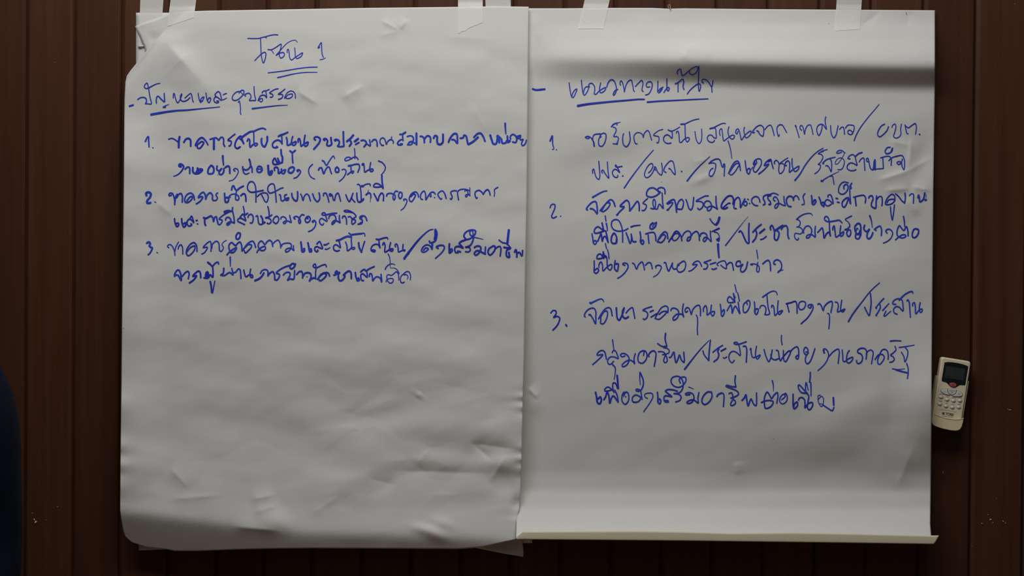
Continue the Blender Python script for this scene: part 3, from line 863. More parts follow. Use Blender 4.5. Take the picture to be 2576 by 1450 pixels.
28 1550,285 1535,340 1530,430 1550,510 1600,550 1640,520 1680,420 1675,320 1665,250
26 1825,495 1790,490 1760,400 1765,320 1810,275 1870,270 1930,310 1945,365
26 1945,365 1970,280 2030,225 2065,260 2090,340 2115,420
26-16 2215,465 2240,475 2260,420 2255,350 2200,335 2150,320 2250,230 2345,200
26 2505,475 2440,485 2380,460 2350,390 2380,330 2430,310 2470,330 2520,380 2530,310 2520,245 2500,230
@right_line_a 1690 300
32-20 -75,213 -20,240 60,215 160,155
26 90,280 100,250 120,240 140,290 150,400 160,460 190,465 240,410 310,370 350,375 340,430 310,455 280,410 270,300 265,110
34 178,98 250,95
26-18 250,100 350,50 450,10 550,-10
26 465,245 480,350 500,430 545,490 590,440 605,320 598,195
26 860,420 840,455 790,465 730,430 715,370 750,320 800,320 850,370 890,380 890,280 880,190 850,170
36 765,188 840,170
30-18 840,170 950,110 1030,80 1085,85
26 975,325 960,280 970,210 1000,190 1015,260 1030,380 1045,435 1110,390 1220,320 1260,330 1240,390 1200,395 1150,340 1130,240 1150,150
26 1330,240 1310,295 1285,270 1300,210 1335,195 1365,270 1385,350 1400,415 1480,310 1590,235 1590,290 1530,360 1490,370 1460,290 1450,200 1465,160
28-20 1130,435 1160,520 1190,660 1205,785
26 1665,265 1620,265 1650,210 1720,140 1790,120 1840,160 1850,240 1830,340 1780,310 1740,250
36 1712,230 1745,250
26 1870,210 1940,130 1990,120 2025,190 2060,325
26 2165,305 2150,345 2120,260 2120,160 2170,110 2220,115 2270,190 2310,265
36 2485,125 2500,145
26 2485,120 2520,220 2563,368
@right_line_a 2000 260
26 135,540 100,510 110,450 140,450 170,520 190,620 210,520 260,440 310,435 340,520 360,622
26 545,420 540,500 510,600 480,645 450,600 435,520 460,450 510,420 560,425 600,480 630,520 610,400 605,320 620,270
26 715,445 720,550 740,640 780,690 820,640 850,530 865,445
28 897,525 930,485 970,480 990,550 995,622
26 1165,600 1120,630 1065,600 1070,550 1110,540 1160,580 1190,510 1180,450 1120,435 1060,440 1015,495
28-18 1188,750 1230,640 1320,480 1480,270 1600,130 1690,20
26 1805,415 1740,450 1680,540 1660,630 1700,670 1780,620 1850,540 1880,465
26 1950,485 1960,450 2010,415 2030,470 2010,570 1985,670 2030,700 2100,670 2130,620 2125,520 2140,415
28 2212,432 2230,520 2250,600 2275,612
26 2220,450 2280,490 2340,450 2420,405 2440,470 2425,618
36 2500,625 2510,620
@right_line_b 1375 300
28 930,1090 925,1030 945,1000 970,1080 1000,1170 1050,1212 1070,1160 1065,1020 1050,845
28 1125,1085 1105,1050 1130,1020 1170,1080 1250,1185 1235,1040 1222,858
28 1430,1125 1430,1160 1390,1170 1340,1130 1325,1060 1360,1010 1400,1010 1470,1070 1440,1000 1410,950 1390,915 1385,945 1420,960 1520,945
30 1525,1142 1540,1138
38-22 1562,1385 1680,1210 1850,980 2010,780 2150,620
26 2050,1080 2100,1030 2140,940 2120,890 2070,910 2000,1010 1970,1130 2010,1175 2070,1150 2140,1060 2170,980
26 2190,1030 2170,960 2190,960 2240,1070 2310,1120 2330,1040 2315,880
@right_line_b 1690 300
26 -115,1070 -160,1040 -150,980 -90,890 -20,835 20,850 50,950 65,1110 20,1070 -30,1000 -60,985
34 -58,990 -35,1000
32 190,1050 205,1048
40-16 308,1242 400,1120 550,950 765,750
30 745,890 800,840 900,797 960,810 990,880 1010,950 1030,960 1045,900 1060,900 1060,1000 1052,1140
30 745,890 830,880 880,900 880,980 850,1080 800,1148 755,1130 760,1060 800,1000 830,985
34 1140,1090 1190,980 1250,880 1310,840 1345,860 1370,940 1380,1030
28 1160,1100 1190,1120 1250,1080 1320,980 1360,900 1300,890 1230,960 1170,1060
30 1475,832 1490,960 1510,1060 1545,1100 1575,1040 1560,985 1520,1010 1515,1060
20 1590,1020 1630,960
30 1700,840 1710,870 1660,950 1640,1030 1680,1065 1740,1010 1800,900 1790,810 1740,795 1670,830 1640,910 1680,900
40 1668,860 1660,930
32 1745,1102 1850,1020 1950,900 1860,930 1900,860 1990,808 2010,880 2040,988
40 1940,855 1985,830
30-22 2075,900 2060,870 2100,825 2140,860 2160,920 2150,1010 2170,1090 2210,1080 2260,1000 2260,920 2230,890 2170,895 2250,830 2335,775
30 2310,930 2280,930 2290,870 2340,835 2370,880 2370,980 2365,1065 2440,1010 2560,945 2540,1010 2480,1050 2440,1000 2420,900 2420,792
@right_line_b 2000 360
38-20 -5,750 100,620 200,450 330,280 450,170 565,100
26 650,130 570,150 500,190 465,215 530,230 560,280 540,340 500,400 465,430 510,440 510,490 460,570 395,618
32 525,175 570,162
34-24 560,400 620,340 690,310 810,280
38 555,400 572,410
30 700,320 730,360 725,575 690,500 650,455 615,458
12-26 885,572 750,635 600,720 560,750
44 522,760 560,760
26 700,665 750,660 770,740 785,825
16-26 990,215 940,310 850,420 810,420 810,380 870,310 940,300 990,360 980,450 930,530 860,535
28 935,185 850,205 835,190 880,150 940,150 1005,200
28 1110,315 1065,310 1090,260 1160,230 1200,260 1225,350 1245,445 1180,410 1110,400 1055,450 1050,510 1110,550 1190,550 1225,530
32 1215,265 1280,210 1350,187
30 1290,380 1330,320 1380,300 1395,400 1405,545
30 1490,375 1450,370 1435,320 1465,305 1490,400 1520,510 1560,540 1580,470 1590,380 1610,330 1615,420 1615,540
40 1595,390 1590,500
22 1560,535 1640,520 1770,510
30 1720,298 1800,275 1880,265 1930,300 1935,450
30 1765,290 1778,508
28 1885,355 1940,300 2060,260 2150,250 2195,320 2205,420 2190,535 2150,460 2140,390 2080,370 2050,400 2090,430 2140,380 2160,320
32 1915,82 1860,90 1812,160 1830,208 1900,200 1950,150 1963,98
36 1958,105 1938,155
@right_line_c 2000 360
34-30 200,1015 160,1080 180,1160 180,1230 135,1240
40 330,1055 340,1130 350,1230 380,1235 420,1170 400,1140 360,1190
38 480,1085 510,1160 530,1230 578,1278
36 580,1265 575,1190 535,1200
34 665,1090 660,1060 710,1040 740,1090 765,1220 700,1160 640,1140 600,1190 620,1250 670,1265 730,1230
36 822,1110 860,1120
32 847,1187 893,1195
36 1065,1090 1010,1120 950,1190 955,1270 990,1288 1040,1210 1075,1100
38 1090,1130 1110,1215
34 1100,920 1105,1060 1120,1222
38-26 985,920 980,870 1020,830 1060,850 1060,930 1000,1010 940,1028 880,990 880,900 930,810 990,780 1075,800
60 1112,865 1118,905
36 1110,855 1143,805
36 1175,1092 1290,1060 1390,1055 1420,1110 1412,1203
38 1210,1090 1215,1150 1228,1258
36 1480,1105 1500,1070 1550,1060 1570,1120 1540,1200 1540,1270 1620,1308 1630,1200 1640,1060
34 1650,1130 1690,1080 1740,1080 1755,1180 1747,1262
32 2010,1150 2000,1060 1950,1030 1890,1070 1840,1140 1820,1230 1880,1240 1960,1210 2010,1140 1940,1130 1880,1150 1850,1200
30-36 2020,1020 2080,1070 2150,1160 2205,1208
36 2205,1202 2220,1100 2212,1005
34 2300,1060 2340,1022 2380,1030 2385,1130 2380,1212
@right_line_c 1375 460
34 70,505 90,450 130,430 165,440 165,510 120,620 100,680 130,710 200,678
30 280,672 288,672
48-30 925,292 1050,220 1150,172 1215,162
38 825,545 800,530 870,430 940,380 990,380 1010,440 1015,620 970,560 920,520
44 880,520 900,520
40 1075,560 1160,460 1240,370 1290,340 1340,370 1380,475
36 1090,560 1130,580 1200,540 1270,450 1270,400 1230,400
46 1150,480 1110,540
36 1410,650 1470,580 1560,480 1480,470 1540,400 1610,350 1650,380 1670,480 1670,565
44 1410,645 1430,640
40 1680,560 1740,480 1830,372 1860,430 1865,560
34-28 1920,555 1960,555 2010,480 2000,440 1940,410 1980,360 2035,312
30 2095,510 2160,520 2140,430 2145,350 2165,330 2190,380 2190,450 2180,520
34 2160,510 2220,530 2270,430 2345,515 2335,400 2325,205
40 2290,190 2230,150 2140,100 2060,120 2012,200 2020,260 2100,288 2200,260 2290,190
34 2250,180 2230,150 2250,110 2310,92 2370,120 2385,180 2380,220
@right_line_c 1690 460
38 -100,415 -30,360 40,335 70,400 95,590
34 -100,550 -50,510 20,400 -20,400 -80,430
44 -85,545 -65,535
34 100,520 110,440 150,360 200,332 232,380 225,470 200,525 150,530 110,520
34 285,335 310,400 350,520 385,540 420,480 430,400 440,290
36 735,265 680,265 600,300 490,370 570,375 620,400 630,460 590,520 550,540 520,510
34 700,495 660,470 650,420 690,370 750,370 790,420 800,500 750,560 715,550 730,490 800,470 860,490 920,530
34 888,270 890,400 915,528
40 1230,425 1240,330 1200,262 1130,270 1050,350 1000,440 1000,500 1060,520 1120,492
36 1020,510 1090,450 1150,408 1175,415
36 1300,520 1255,510 1255,420 1280,330 1340,292 1375,360 1380,498 1430,400 1470,320
32 1470,320 1440,380 1450,440 1490,460 1515,410 1490,370 1450,390
26 1520,325 1545,338
26 1555,412 1575,422
34 1730,460 1670,450 1610,390 1610,330 1660,282 1720,280 1760,330 1775,388
34 1980,235 1910,240 1850,270 1840,320 1870,380 1870,430 1835,440
48 1930,262 1990,245
34 2140,245 2090,217 2030,212 1970,240 1930,290 1940,330 1985,390 1985,440 1950,435
42 1962,428 1985,430
30 2080,365 2045,340 2050,300 2085,280 2130,330 2150,400 2130,470 2090,510 2070,490 2090,440 2150,410 2220,440 2285,455 2260,370 2255,272
36 2400,475 2350,470 2310,400 2310,320 2360,268 2420,280 2450,352
34 2450,350 2460,290 2500,258 2540,290 2560,338
@right_line_c 2020 470
32 1760,402 1770,540 1795,668
30 1800,668 1820,540 1840,362
38 2310,220 2325,165 2340,200 2350,300 2420,250 2450,122
54 2455,268 2480,262
14 2475,155 2478,220
@right_line_d 1375 460
36 912,1025 930,1120 945,1220 980,1238 1005,1180 970,1162 945,1190
38 1030,1175 1070,1080 1095,1020 1110,1100 1120,1175 1150,1090 1180,1080 1240,1200
38 1240,1200 1210,1050 1190,965
36 1150,960 1080,910 1030,882 970,930 960,1000 1000,1012 1090,990 1170,960
42 1115,805 1145,945
32 1180,665 1195,770
38-26 1200,812 1215,880 1225,962
40 1350,1012 1310,1080 1302,1180 1330,1215 1400,1208 1410,1100 1370,1020 1345,1012
42 1408,1130 1400,1198
34 1640,920 1560,960 1420,970 1340,930 1305,860 1320,770 1390,738 1450,760 1500,850 1525,960 1530,1195
38 1600,1005 1640,1110 1680,1215 1710,1130 1700,1025 1715,1100 1740,1180 1800,1182
38-22 1695,888 1760,865 1888,850
40 1880,985 1895,1100 1890,1190 1930,1238 1955,1190 1930,1152 1895,1190
36 1992,1030 2080,1002 2160,1002 2190,1060 2200,1165
34 2040,1030 2060,1215
42 2140,802 2090,850 2082,910 2120,928 2190,870 2208,795
30 2180,805 2130,880
38 2230,1195 2260,1120 2320,1030 2380,985 2420,1010 2440,1125
36 2250,1190 2310,1198 2380,1120 2390,1060 2340,1040 2270,1120
@right_line_d 1690 460
36 -65,1188 0,1090 60,990 100,972 150,1010 190,1100 200,1162
32 10,1110 30,1160 90,1150 150,1060 120,1022 60,1030 20,1080 0,1130
34 200,1090 250,1010 320,967 370,990 385,1070 360,1150 310,1168 320,1110 375,1080
34 385,1070 430,1010 500,977 540,1030 555,1160
32 575,1070 580,1030 640,1005 700,1040 705,1110 660,1178 630,1160 660,1100 710,1100 790,1175 780,1080 775,970
30-50 805,982 880,950 950,918
26 850,990 920,1010 955,1080 955,1160
48 910,1150 945,1165
34 900,1140 950,1112
62-44 930,1235 935,1350 950,1505
32 765,722 810,790 870,845
60 890,842 930,790 958,695
30-8 1078,1262 1180,1130 1330,930 1480,740 1535,678
42 1352,995 1375,968 1410,1000 1460,1110 1510,1205 1545,1218 1550,1100 1548,950 1555,815
42 1800,838 1720,900 1630,992
40 1690,960 1710,1020 1680,1120 1625,1190
40 1868,928 1765,1012
36 1785,1143 1830,1133 1902,1078
42 1990,945 1980,900 2010,855 2040,900 2065,980 2070,1130 2110,1155 2150,1080 2155,1000 2120,962
54-46 2085,958 2150,910 2235,855
40 2200,935 2240,880 2300,862 2330,920 2335,1060 2355,1122
@right_line_d 2020 470
36 10,930 10,880 60,800 120,792 170,850 170,930 120,1020 75,1032 75,990 140,960 190,970 245,1012 240,900 250,795
38 295,918 340,870 385,828 410,920 425,1030 470,950 520,912 550,988
34 550,988 535,850 530,720
34 530,720 520,660 490,602 450,600 430,650 470,690 550,697 650,682 730,672 785,722
36 600,870 600,830 625,785 645,900 665,1012 720,980 815,905 805,970 760,995 745,930 760,785
34-22 978,587 910,620 850,658 900,700 935,745
36 935,745 940,790 900,840 838,865 900,860 880,930 900,990 930,998 960,940 950,870 900,870
42 1090,742 1045,800 1050,880 1090,955 1150,900 1163,820 1140,742 1090,738
42 1060,960 1060,1030 1110,1050 1158,980 1163,880
48 1148,885 1138,970
26 1075,880 1085,830 1110,850
42 1240,772 1225,850 1280,900 1338,850 1300,920 1290,1020 1330,1045 1380,990 1405,922
42-20 1342,580 1375,680 1395,820
38 1435,860 1500,810 1550,792 1580,860 1575,982
34 1445,862 1472,878
36-24 1690,930 1665,890 1710,852 1770,870 1803,930 1770,1030 1690,1100 1612,1133
38 1862,1068 1930,1010 2000,970 2060,972 2068,1000 2010,1030 1950,1020 1900,980 1895,880 1942,782 1980,830 2030,880 2080,802 2110,890 2115,990
40-28 2022,595 2040,700 2045,800
40 2310,850 2240,852 2202,930 2207,1010 2250,1022 2310,960 2325,870 2290,850
@right_line_e 1375 590
36 957,530 960,640 960,760 1000,783 1048,720 1020,682 970,720
32 1050,660 1060,590 1095,552 1125,620 1135,732 1210,660 1300,602 1318,640 1280,718 1240,690 1220,620 1215,500 1190,430 1130,450
34 1130,450 1080,392 1030,410 1012,480 1060,488 1180,450
34 1140,345 1135,400 1150,480
28 1140,350 1170,420 1190,460
30 1182,180 1205,280
28 1225,305 1245,380 1255,482
38 1380,525 1370,600 1370,690 1420,735 1440,660 1440,590 1395,590
34 1580,625 1530,600 1550,577 1620,590 1640,650 1590,750 1500,840 1428,882
34 1728,575 1760,590 1810,695 1850,610 1920,552 1950,610 1970,712
34 1988,620 2040,570 2090,570 2115,630 2127,688
34-18 2200,672 2195,640 2260,617 2308,650 2270,750 2220,810 2145,855
34 2362,575 2390,562 2420,660 2455,738 2500,650 2535,572
@right_line_e 1690 590
34 12,570 10,650 40,695 90,690
32 160,580 240,535 275,570 265,680 220,738 140,756 105,700 110,640 150,590
56 122,615 140,602
32 340,742 400,720 508,605 418,610 470,550 530,535 570,570 600,642
34 785,512 720,535 648,565 710,590 720,640 690,690 638,695
32 770,598 885,562
32 803,690 840,700 902,677
30 935,630 908,600 970,550 1060,532 1090,580 1095,688 1050,670 985,618
34 1110,610 1160,567 1205,572 1230,650 1240,718
36 1380,575 1370,535 1310,550 1292,620 1330,643 1428,602 1390,660 1390,740 1430,752 1490,690 1525,552
42 1588,600 1620,604
30 1620,590 1690,600 1750,640 1760,700 1740,758 1710,740 1715,640 1732,562
30-24 1707,315 1720,400 1732,488
36 1828,592 1900,532 1950,522 1980,600 1987,728
34 2085,600 2050,590 2060,540 2110,508 2170,530 2208,600 2200,690 2132,763
26-14 2150,745 2190,730 2248,710
@right_line_f 1375 710
38 85,622 130,572 185,582 190,640 140,713 210,690 263,720 250,800 200,890 125,967
42 388,855 405,885
50 872,415 900,428
46-24 890,425 1000,370 1090,337 1130,352 1150,395
34 780,700 760,680 790,600 870,532 950,525 990,590 990,700 985,835 930,730 880,652
44 852,655 870,655
36 1045,742 1100,640 1180,540 1250,512 1290,540 1320,678
34 1090,660 1090,760 1090,830 1140,838 1200,750 1228,640 1210,580 1150,600 1100,680
42 1402,515 1410,620 1425,730 1460,765 1510,680 1540,590 1562,515 1530,580 1530,680 1580,728 1648,697
46 1555,530 1538,600
34 1598,622 1660,550 1725,512 1750,590 1775,732
34 2118,492 2020,522 1938,565 2000,590 2035,640 2020,710 1970,752 1942,735
34 2080,598 2148,567
32 2098,703 2218,632
34 2182,732 2240,620 2320,510 2400,480 2440,510 2440,615
32 2200,738 2260,748 2340,690 2418,592 2340,592 2260,650
@right_line_f 1690 710
34 -20,570 0,532 50,522 120,560 140,630 100,730 32,763 22,730 90,650 150,640 210,650 240,700 215,600 218,520 233,435
30 320,580 280,605 265,560 300,512 340,520 390,648
34 395,645 420,560 490,480 550,467 575,540 575,678
30 492,662 510,700 520,800 512,950 520,1058
32 637,592 635,530 680,472 710,560 710,658 790,600 858,592 848,650 820,678 790,640 785,560 798,460
34 975,445 990,560 1000,670 1020,683 1058,600 1050,552 1000,600
34 1112,577 1160,490 1185,455 1210,560 1215,628 1250,520 1280,485 1368,635 1350,520 1335,405
34 1270,400 1220,340 1160,292 1122,340 1130,400 1190,413 1270,395
36 1240,225 1268,398
24 1250,250 1278,310
28 1267,50 1285,130 1300,200
28 1325,212 1345,300 1360,382
32 1520,450 1500,402 1450,440 1435,540 1450,608 1500,600 1560,500 1570,400 1540,364 1500,388
34 1660,395 1670,500 1670,620 1700,648 1730,600 1738,540 1690,540 1670,620
32 1770,530 1790,480 1850,472 1890,520 1885,620 1870,653 1965,640 1940,520 1925,400 1915,265
38-24 1828,303 1920,235 2000,190 2070,182 2110,210 2120,258
32 2010,510 2010,470 2040,472 2060,560 2075,668 2150,600 2228,572 2200,620 2160,648 2130,600 2130,480 2140,374
34 2298,435 2400,410 2490,388 2515,450 2520,625
34 2322,445 2360,605
@right_line_f 2020 700
32 -60,635 -88,580 -70,490 -10,465 48,490 45,560 0,625 -60,635
32 150,570 170,562 165,590 130,600 97,560 130,532 190,537 205,590 170,680 80,810 0,880 -40,918
34 297,525 330,512 370,560 405,650 430,570 520,482 580,467 590,520 560,688
30 492,710 520,717 535,800 520,1020
32 645,480 690,490 710,560 695,678 770,650 843,622 800,678 760,650 765,540 780,442
40-20 912,875 1010,710 1200,460 1340,280 1450,170 1543,92
34 1240,582 1290,690 1330,750 1355,640 1370,500 1357,305
38-30 1625,410 1540,500 1460,598
36 1480,575 1475,610
34 1545,522 1555,590 1500,700 1465,748
40 1472,740 1480,748
38-30 1602,652 1728,512
32-22 1670,662 1628,762 1645,765 1768,662
32 1870,525 1810,520 1802,500 1840,442 1920,412 1990,440 2010,540 2010,658 1930,580 1870,572 1822,630 1840,700 1893,723
38-30 1932,440 2060,320 2170,267 2205,272 2210,300
38-32 2092,460 2110,434 2135,480 2150,640 2162,790
34 2205,560 2210,510 2240,492 2260,580 2270,717 2340,640 2398,622 2393,670 2360,688 2340,620 2358,490
@right_line_d 1960 510 16
66-36 700,670 820,560 1000,460 1180,425 1280,435 1345,510
58 690,668 770,690 840,760 840,870 780,960 695,982 830,990 930,1080 930,1190 850,1260 740,1240 650,1235 615,1320 630,1400 680,1480 740,1500 780,1460 770,1420
40 960,1195 1005,1222
@right_line_g 1480 800
36 85,942 170,870 290,740 180,750 180,720 230,670 290,657 330,690 350,760 365,832
32 480,702 500,660 540,662 590,760 600,818 520,785 440,790 390,850 400,920 450,932 510,872
32-24 487,438 500,540 515,640
36-18 485,935 540,1000 540,1100 520,1240
34 740,765 680,783 647,750 670,722 730,720 800,770 820,850 770,950 690,982 680,950 750,880 830,850 900,880 930,925 920,820 945,720
34 1120,695 1110,758
34 1100,657 1040,690 1000,780 1010,880 1080,912 1160,840 1180,740 1150,672 1090,657
34 1225,778 1207,760 1260,680 1320,662 1360,710 1355,800 1325,975
32 1405,682 1480,680 1530,702 1550,740 1580,800 1585,870 1550,903 1520,880 1530,800 1560,735
28 1490,740 1550,730 1620,700 1625,650 1580,612 1510,597
32 1392,515 1480,570 1585,570
42-32 1555,310 1545,420 1580,570
38 1628,798 1660,790 1720,688 1740,800 1765,902 1800,840 1835,748 1870,840 1925,895 1920,690
48-16 1938,1036 2080,850 2250,640 2425,455
32 2305,660 2330,740 2420,855
40-34 2422,855 2430,700 2455,445
@right_line_g 1790 800
36 25,695 130,610 222,553
36 150,620 122,668
42-32 122,672 145,740 120,820 42,882
34 188,668 288,612
28 232,800 260,813 308,782
30 460,855 410,903 360,850 350,760 390,690 440,672 510,700 575,757 570,640 545,525
32 535,520 500,487 447,505 480,530 560,525 700,477
34 635,572 680,567 705,620 697,890
32 775,640 790,612 800,720 830,795 890,788 980,747 960,790 920,828 890,790 885,690 905,572
34 1055,635 1090,760 1150,880 1185,820 1220,645
32 1190,740 1220,820 1280,843 1350,817
32 1300,650 1335,660 1360,780 1385,862 1420,810 1560,662 1590,672 1550,780 1490,878 1460,860 1445,740 1445,655
30 1408,350 1405,440 1420,542
34 1580,690 1640,620 1720,582 1750,640 1740,820 1720,828 1692,790 1730,752
32 1895,690 1940,670 1930,620 1890,592 1857,640 1870,720 1910,740 1955,692 1900,770 1890,880 1930,922 1980,880 2040,740 2080,615
42 2260,695 2260,655
34-28 2275,712 2247,650 2270,622 2320,650 2355,750 2300,900 2200,1010 2138,1062
32 2360,780 2450,680 2550,627 2570,680 2560,800 2547,915
@right_line_g 2020 800
32 788,645 800,760 810,870 840,878 920,820 1000,792 990,850 920,908 880,880 880,780 900,700 932,655
32 1080,852 1077,890 1110,917 1170,890 1198,800 1170,730 1097,690 1110,640 1190,607 1260,630 1280,700 1268,828
32 1270,730 1310,670 1370,647 1410,690 1400,800 1378,925
32 1712,838 1715,740 1690,660 1640,632 1590,650 1540,740 1502,850 1510,920 1540,937 1610,860 1635,790 1600,738 1520,745 1448,838
30 1850,570 1870,640 1820,700 1762,750 1810,780 1838,830 1800,880 1742,893
36-24 1755,467 1850,457 1975,462
36-20 1935,595 2060,580 2240,547
30 2060,602 2105,660 2100,770 2050,885 2030,780 1978,687
32 2087,915 2115,1020 2115,1120 2100,1220
40 1860,1040 1990,1078 2092,1103
30-14 1798,1025 1900,1040 2050,1024
@right_line_h 1480 900
46 145,695 165,790 190,915 230,930 262,850 240,792 200,830
42 312,848 350,780 380,692 410,760 430,915
38 440,910 460,830 500,770 600,895
34 600,890 580,760 530,652
34 520,700 460,630 390,592 330,640 332,668 400,670 460,652
34 500,660 490,580 500,512 540,512 590,620
46 580,355 590,480 600,620
32 715,692 680,760 682,880 740,937 800,880 815,780 790,702 750,692 710,770
30 750,782 755,792
34 1080,838 1060,700 1050,660 970,635 957,655 1000,678 1050,660
34 1085,838 1030,780 950,752 890,800 890,880 940,898 1010,880 1050,832
34-20 1038,295 1035,420 1045,545
38 1042,300 1098,430 1108,530 1070,640 1045,658
28 1190,822 1140,790 1137,740 1190,717 1280,722 1300,780 1250,890 1112,1090
38 1390,695 1400,800 1400,900 1440,928 1455,850 1415,832 1400,900
34 1540,865 1600,865 1610,888 1540,882 1520,830 1540,770 1600,770 1680,783 1590,710 1550,672 1600,642 1700,647 1795,672
36 1850,515 1830,440 1890,392 1955,402 1965,460 1900,560 1820,598 1720,570 1665,490 1685,410 1770,375 1840,390 1890,450 1910,540 1890,640 1830,708 1720,725 1820,740 1868,790 1840,860 1755,893
22-12 2015,590 2065,608 2120,632
34 2050,740 1970,750 1952,730 2020,702 2100,730 2128,810 2080,900 2000,922 1982,900 2040,860 2120,850 2210,912 2205,820 2225,700
36 2480,692 2400,692 2310,780 2285,890 2340,942 2430,890 2488,780 2480,700
@right_line_h 1790 900
46 108,782 140,740 200,712
34 190,707 240,730 250,800 237,985
34 348,725 400,707 425,760 430,830 390,910 382,950 420,963 478,920 478,880 430,830
32 382,813 460,790 540,740 530,690 450,640 340,600 287,570 310,557 390,577 490,590
42-34 480,365 470,480 490,588
44-34 612,862 660,810 690,748 710,860 735,972 770,880 795,832 850,940 893,965 905,710
36 1000,905 1080,870 1200,865 1240,890 1220,950 1170,1000 1085,1018 1062,920 1070,780 1120,693 1170,760 1205,820 1260,750 1320,702 1335,760 1312,915
40-16 1222,465 1240,540 1245,668
32 1410,848 1470,800 1483,760 1450,738 1390,790 1372,880 1420,932 1500,890 1523,790 1490,718 1460,740
38 1640,735 1640,850 1642,980 1665,1030 1730,960 1720,892 1670,930 1650,1000
36 1750,858 1760,822 1820,802 1870,850 1880,940 1877,1010 1940,930 2020,902 2038,930 2000,1028 1960,1048 1930,1010 1940,890 1955,770 1920,722
34 1930,717 1870,660 1760,548 1742,570 1760,640 1810,700 1900,715
34 1900,505 1890,600 1895,690
26 1910,505 1945,655
38 1985,295 1985,380 1970,490
34-26 1995,500 2000,600 2000,768
24 2140,850 2215,780 2250,820 2245,930 2210,988 2160,920 2142,840 2150,762 2190,760
16 2180,925 2250,945
34 2240,950 2340,1020 2430,1065 2463,1000
46 2450,805 2458,955
@right_mark 2260 20
12-8 160,90 158,110 172,140
"""
def parse(txt):
    G = {}
    for ln in txt.strip().splitlines():
        if ln[0] == '@':
            p = ln[1:].split(); g = p[0]; x0, y0 = float(p[1]), float(p[2]); sc = float(p[3]) if len(p) > 3 else 8.0
            continue
        p = ln.split(); w = p[0].split('-')
        G.setdefault(g, []).append((float(w[0]) / sc, float(w[-1]) / sc,
            np.array([(x0 + float(a) / sc, y0 + float(b_) / sc) for a, b_ in (q.split(',') for q in p[1:])])))
    return G
def spline(P):
    if len(P) == 2:
        return P[0] + (P[1] - P[0]) * np.linspace(0, 1, 6)[:, None]
    Q = np.vstack([2 * P[0] - P[1], P, 2 * P[-1] - P[-2]]); R = []
    for i in range(1, len(Q) - 2):
        p0, p1, p2, p3 = Q[i - 1:i + 3]
        a, b_, c = [max(np.linalg.norm(y - x), 1e-3) ** 0.5 for x, y in ((p0, p1), (p1, p2), (p2, p3))]
        m1 = ((p1 - p0) / a - (p2 - p0) / (a + b_) + (p2 - p1) / b_) * b_
        m2 = ((p2 - p1) / b_ - (p3 - p1) / (b_ + c) + (p3 - p2) / c) * b_
        n = max(3, int(np.linalg.norm(p2 - p1) / 1.4))
        for t in np.linspace(0, 1, n, endpoint=False):
            R.append((2 * t**3 - 3 * t**2 + 1) * p1 + (t**3 - 2 * t**2 + t) * m1 + (3 * t**2 - 2 * t**3) * p2 + (t**3 - t**2) * m2)
    R.append(P[-1])
    return np.array(R)
PEN = 0.80
def ribbon(S_, w0, w1, V, Fc, dfun, lay):
    n = len(S_)
    T = np.gradient(S_, axis=0); T /= np.maximum(np.linalg.norm(T, axis=1), 1e-6)[:, None]
    Nn = np.stack([-T[:, 1], T[:, 0]], -1)
    hw = 0.5 * PEN * (w0 + (w1 - w0) * np.linspace(0, 1, n))
    b0 = len(V)
    pts = []
    # blunt round start, ribbon, blunt round end
    for ang in (70, 35): 
        a = math.radians(ang); pts.append((S_[0] - T[0] * hw[0] * math.sin(a) * .8, Nn[0] * hw[0] * math.cos(a)))
    for i in range(n): pts.append((S_[i], Nn[i] * hw[i]))
    for ang in (35, 70):
        a = math.radians(ang); pts.append((S_[-1] + T[-1] * hw[-1] * math.sin(a) * .8, Nn[-1] * hw[-1] * math.cos(a)))
    A = np.array([p + q for p, q in pts]); B = np.array([p - q for p, q in pts])
    X = np.stack([A, (A + B) / 2, B], 1).reshape(-1, 2)
    P3 = wall_point(X[:, 0], X[:, 1], dfun(X[:, 0], X[:, 1]) + 0.00040 + lay * .00012 + np.repeat(np.linspace(0, .00010, len(pts)), 3))
    V.extend(P3.tolist())
    for i in range(len(pts) - 1):
        k = b0 + 3 * i
        Fc.append((k, k + 1, k + 4, k + 3)); Fc.append((k + 1, k + 2, k + 5, k + 4))
for g, L_ in parse(STROKES).items():
    sheet, df = (left, d_left) if g.startswith('left') else (right, d_right)
    nm = 'written_title' if 'title' in g else 'written_heading' if 'heading' in g else 'pen_mark' if 'mark' in g else 'written_line'
    lim = (408 if g.startswith('left') else 1432) if 'line' in g else 322 if g == 'none' else -1
    if g.endswith('heading'): lim = 338 if g.startswith('left') else 1380
    for nn, part in ((nm, [q for q in L_ if q[2][:, 0].max() >= lim]), ('bullet_dash' if 'heading' in g else 'item_number', [q for q in L_ if q[2][:, 0].max() < lim])):
        if not part: continue
        V, Fc = [], []
        for q, (w0, w1, P) in enumerate(part): ribbon(spline(P), w0, w1, V, Fc, df, q % 4)
        o = link(nn, mesh(nn, V, Fc, False), M_INK, sheet)
        o['label'] = 'blue marker handwriting'

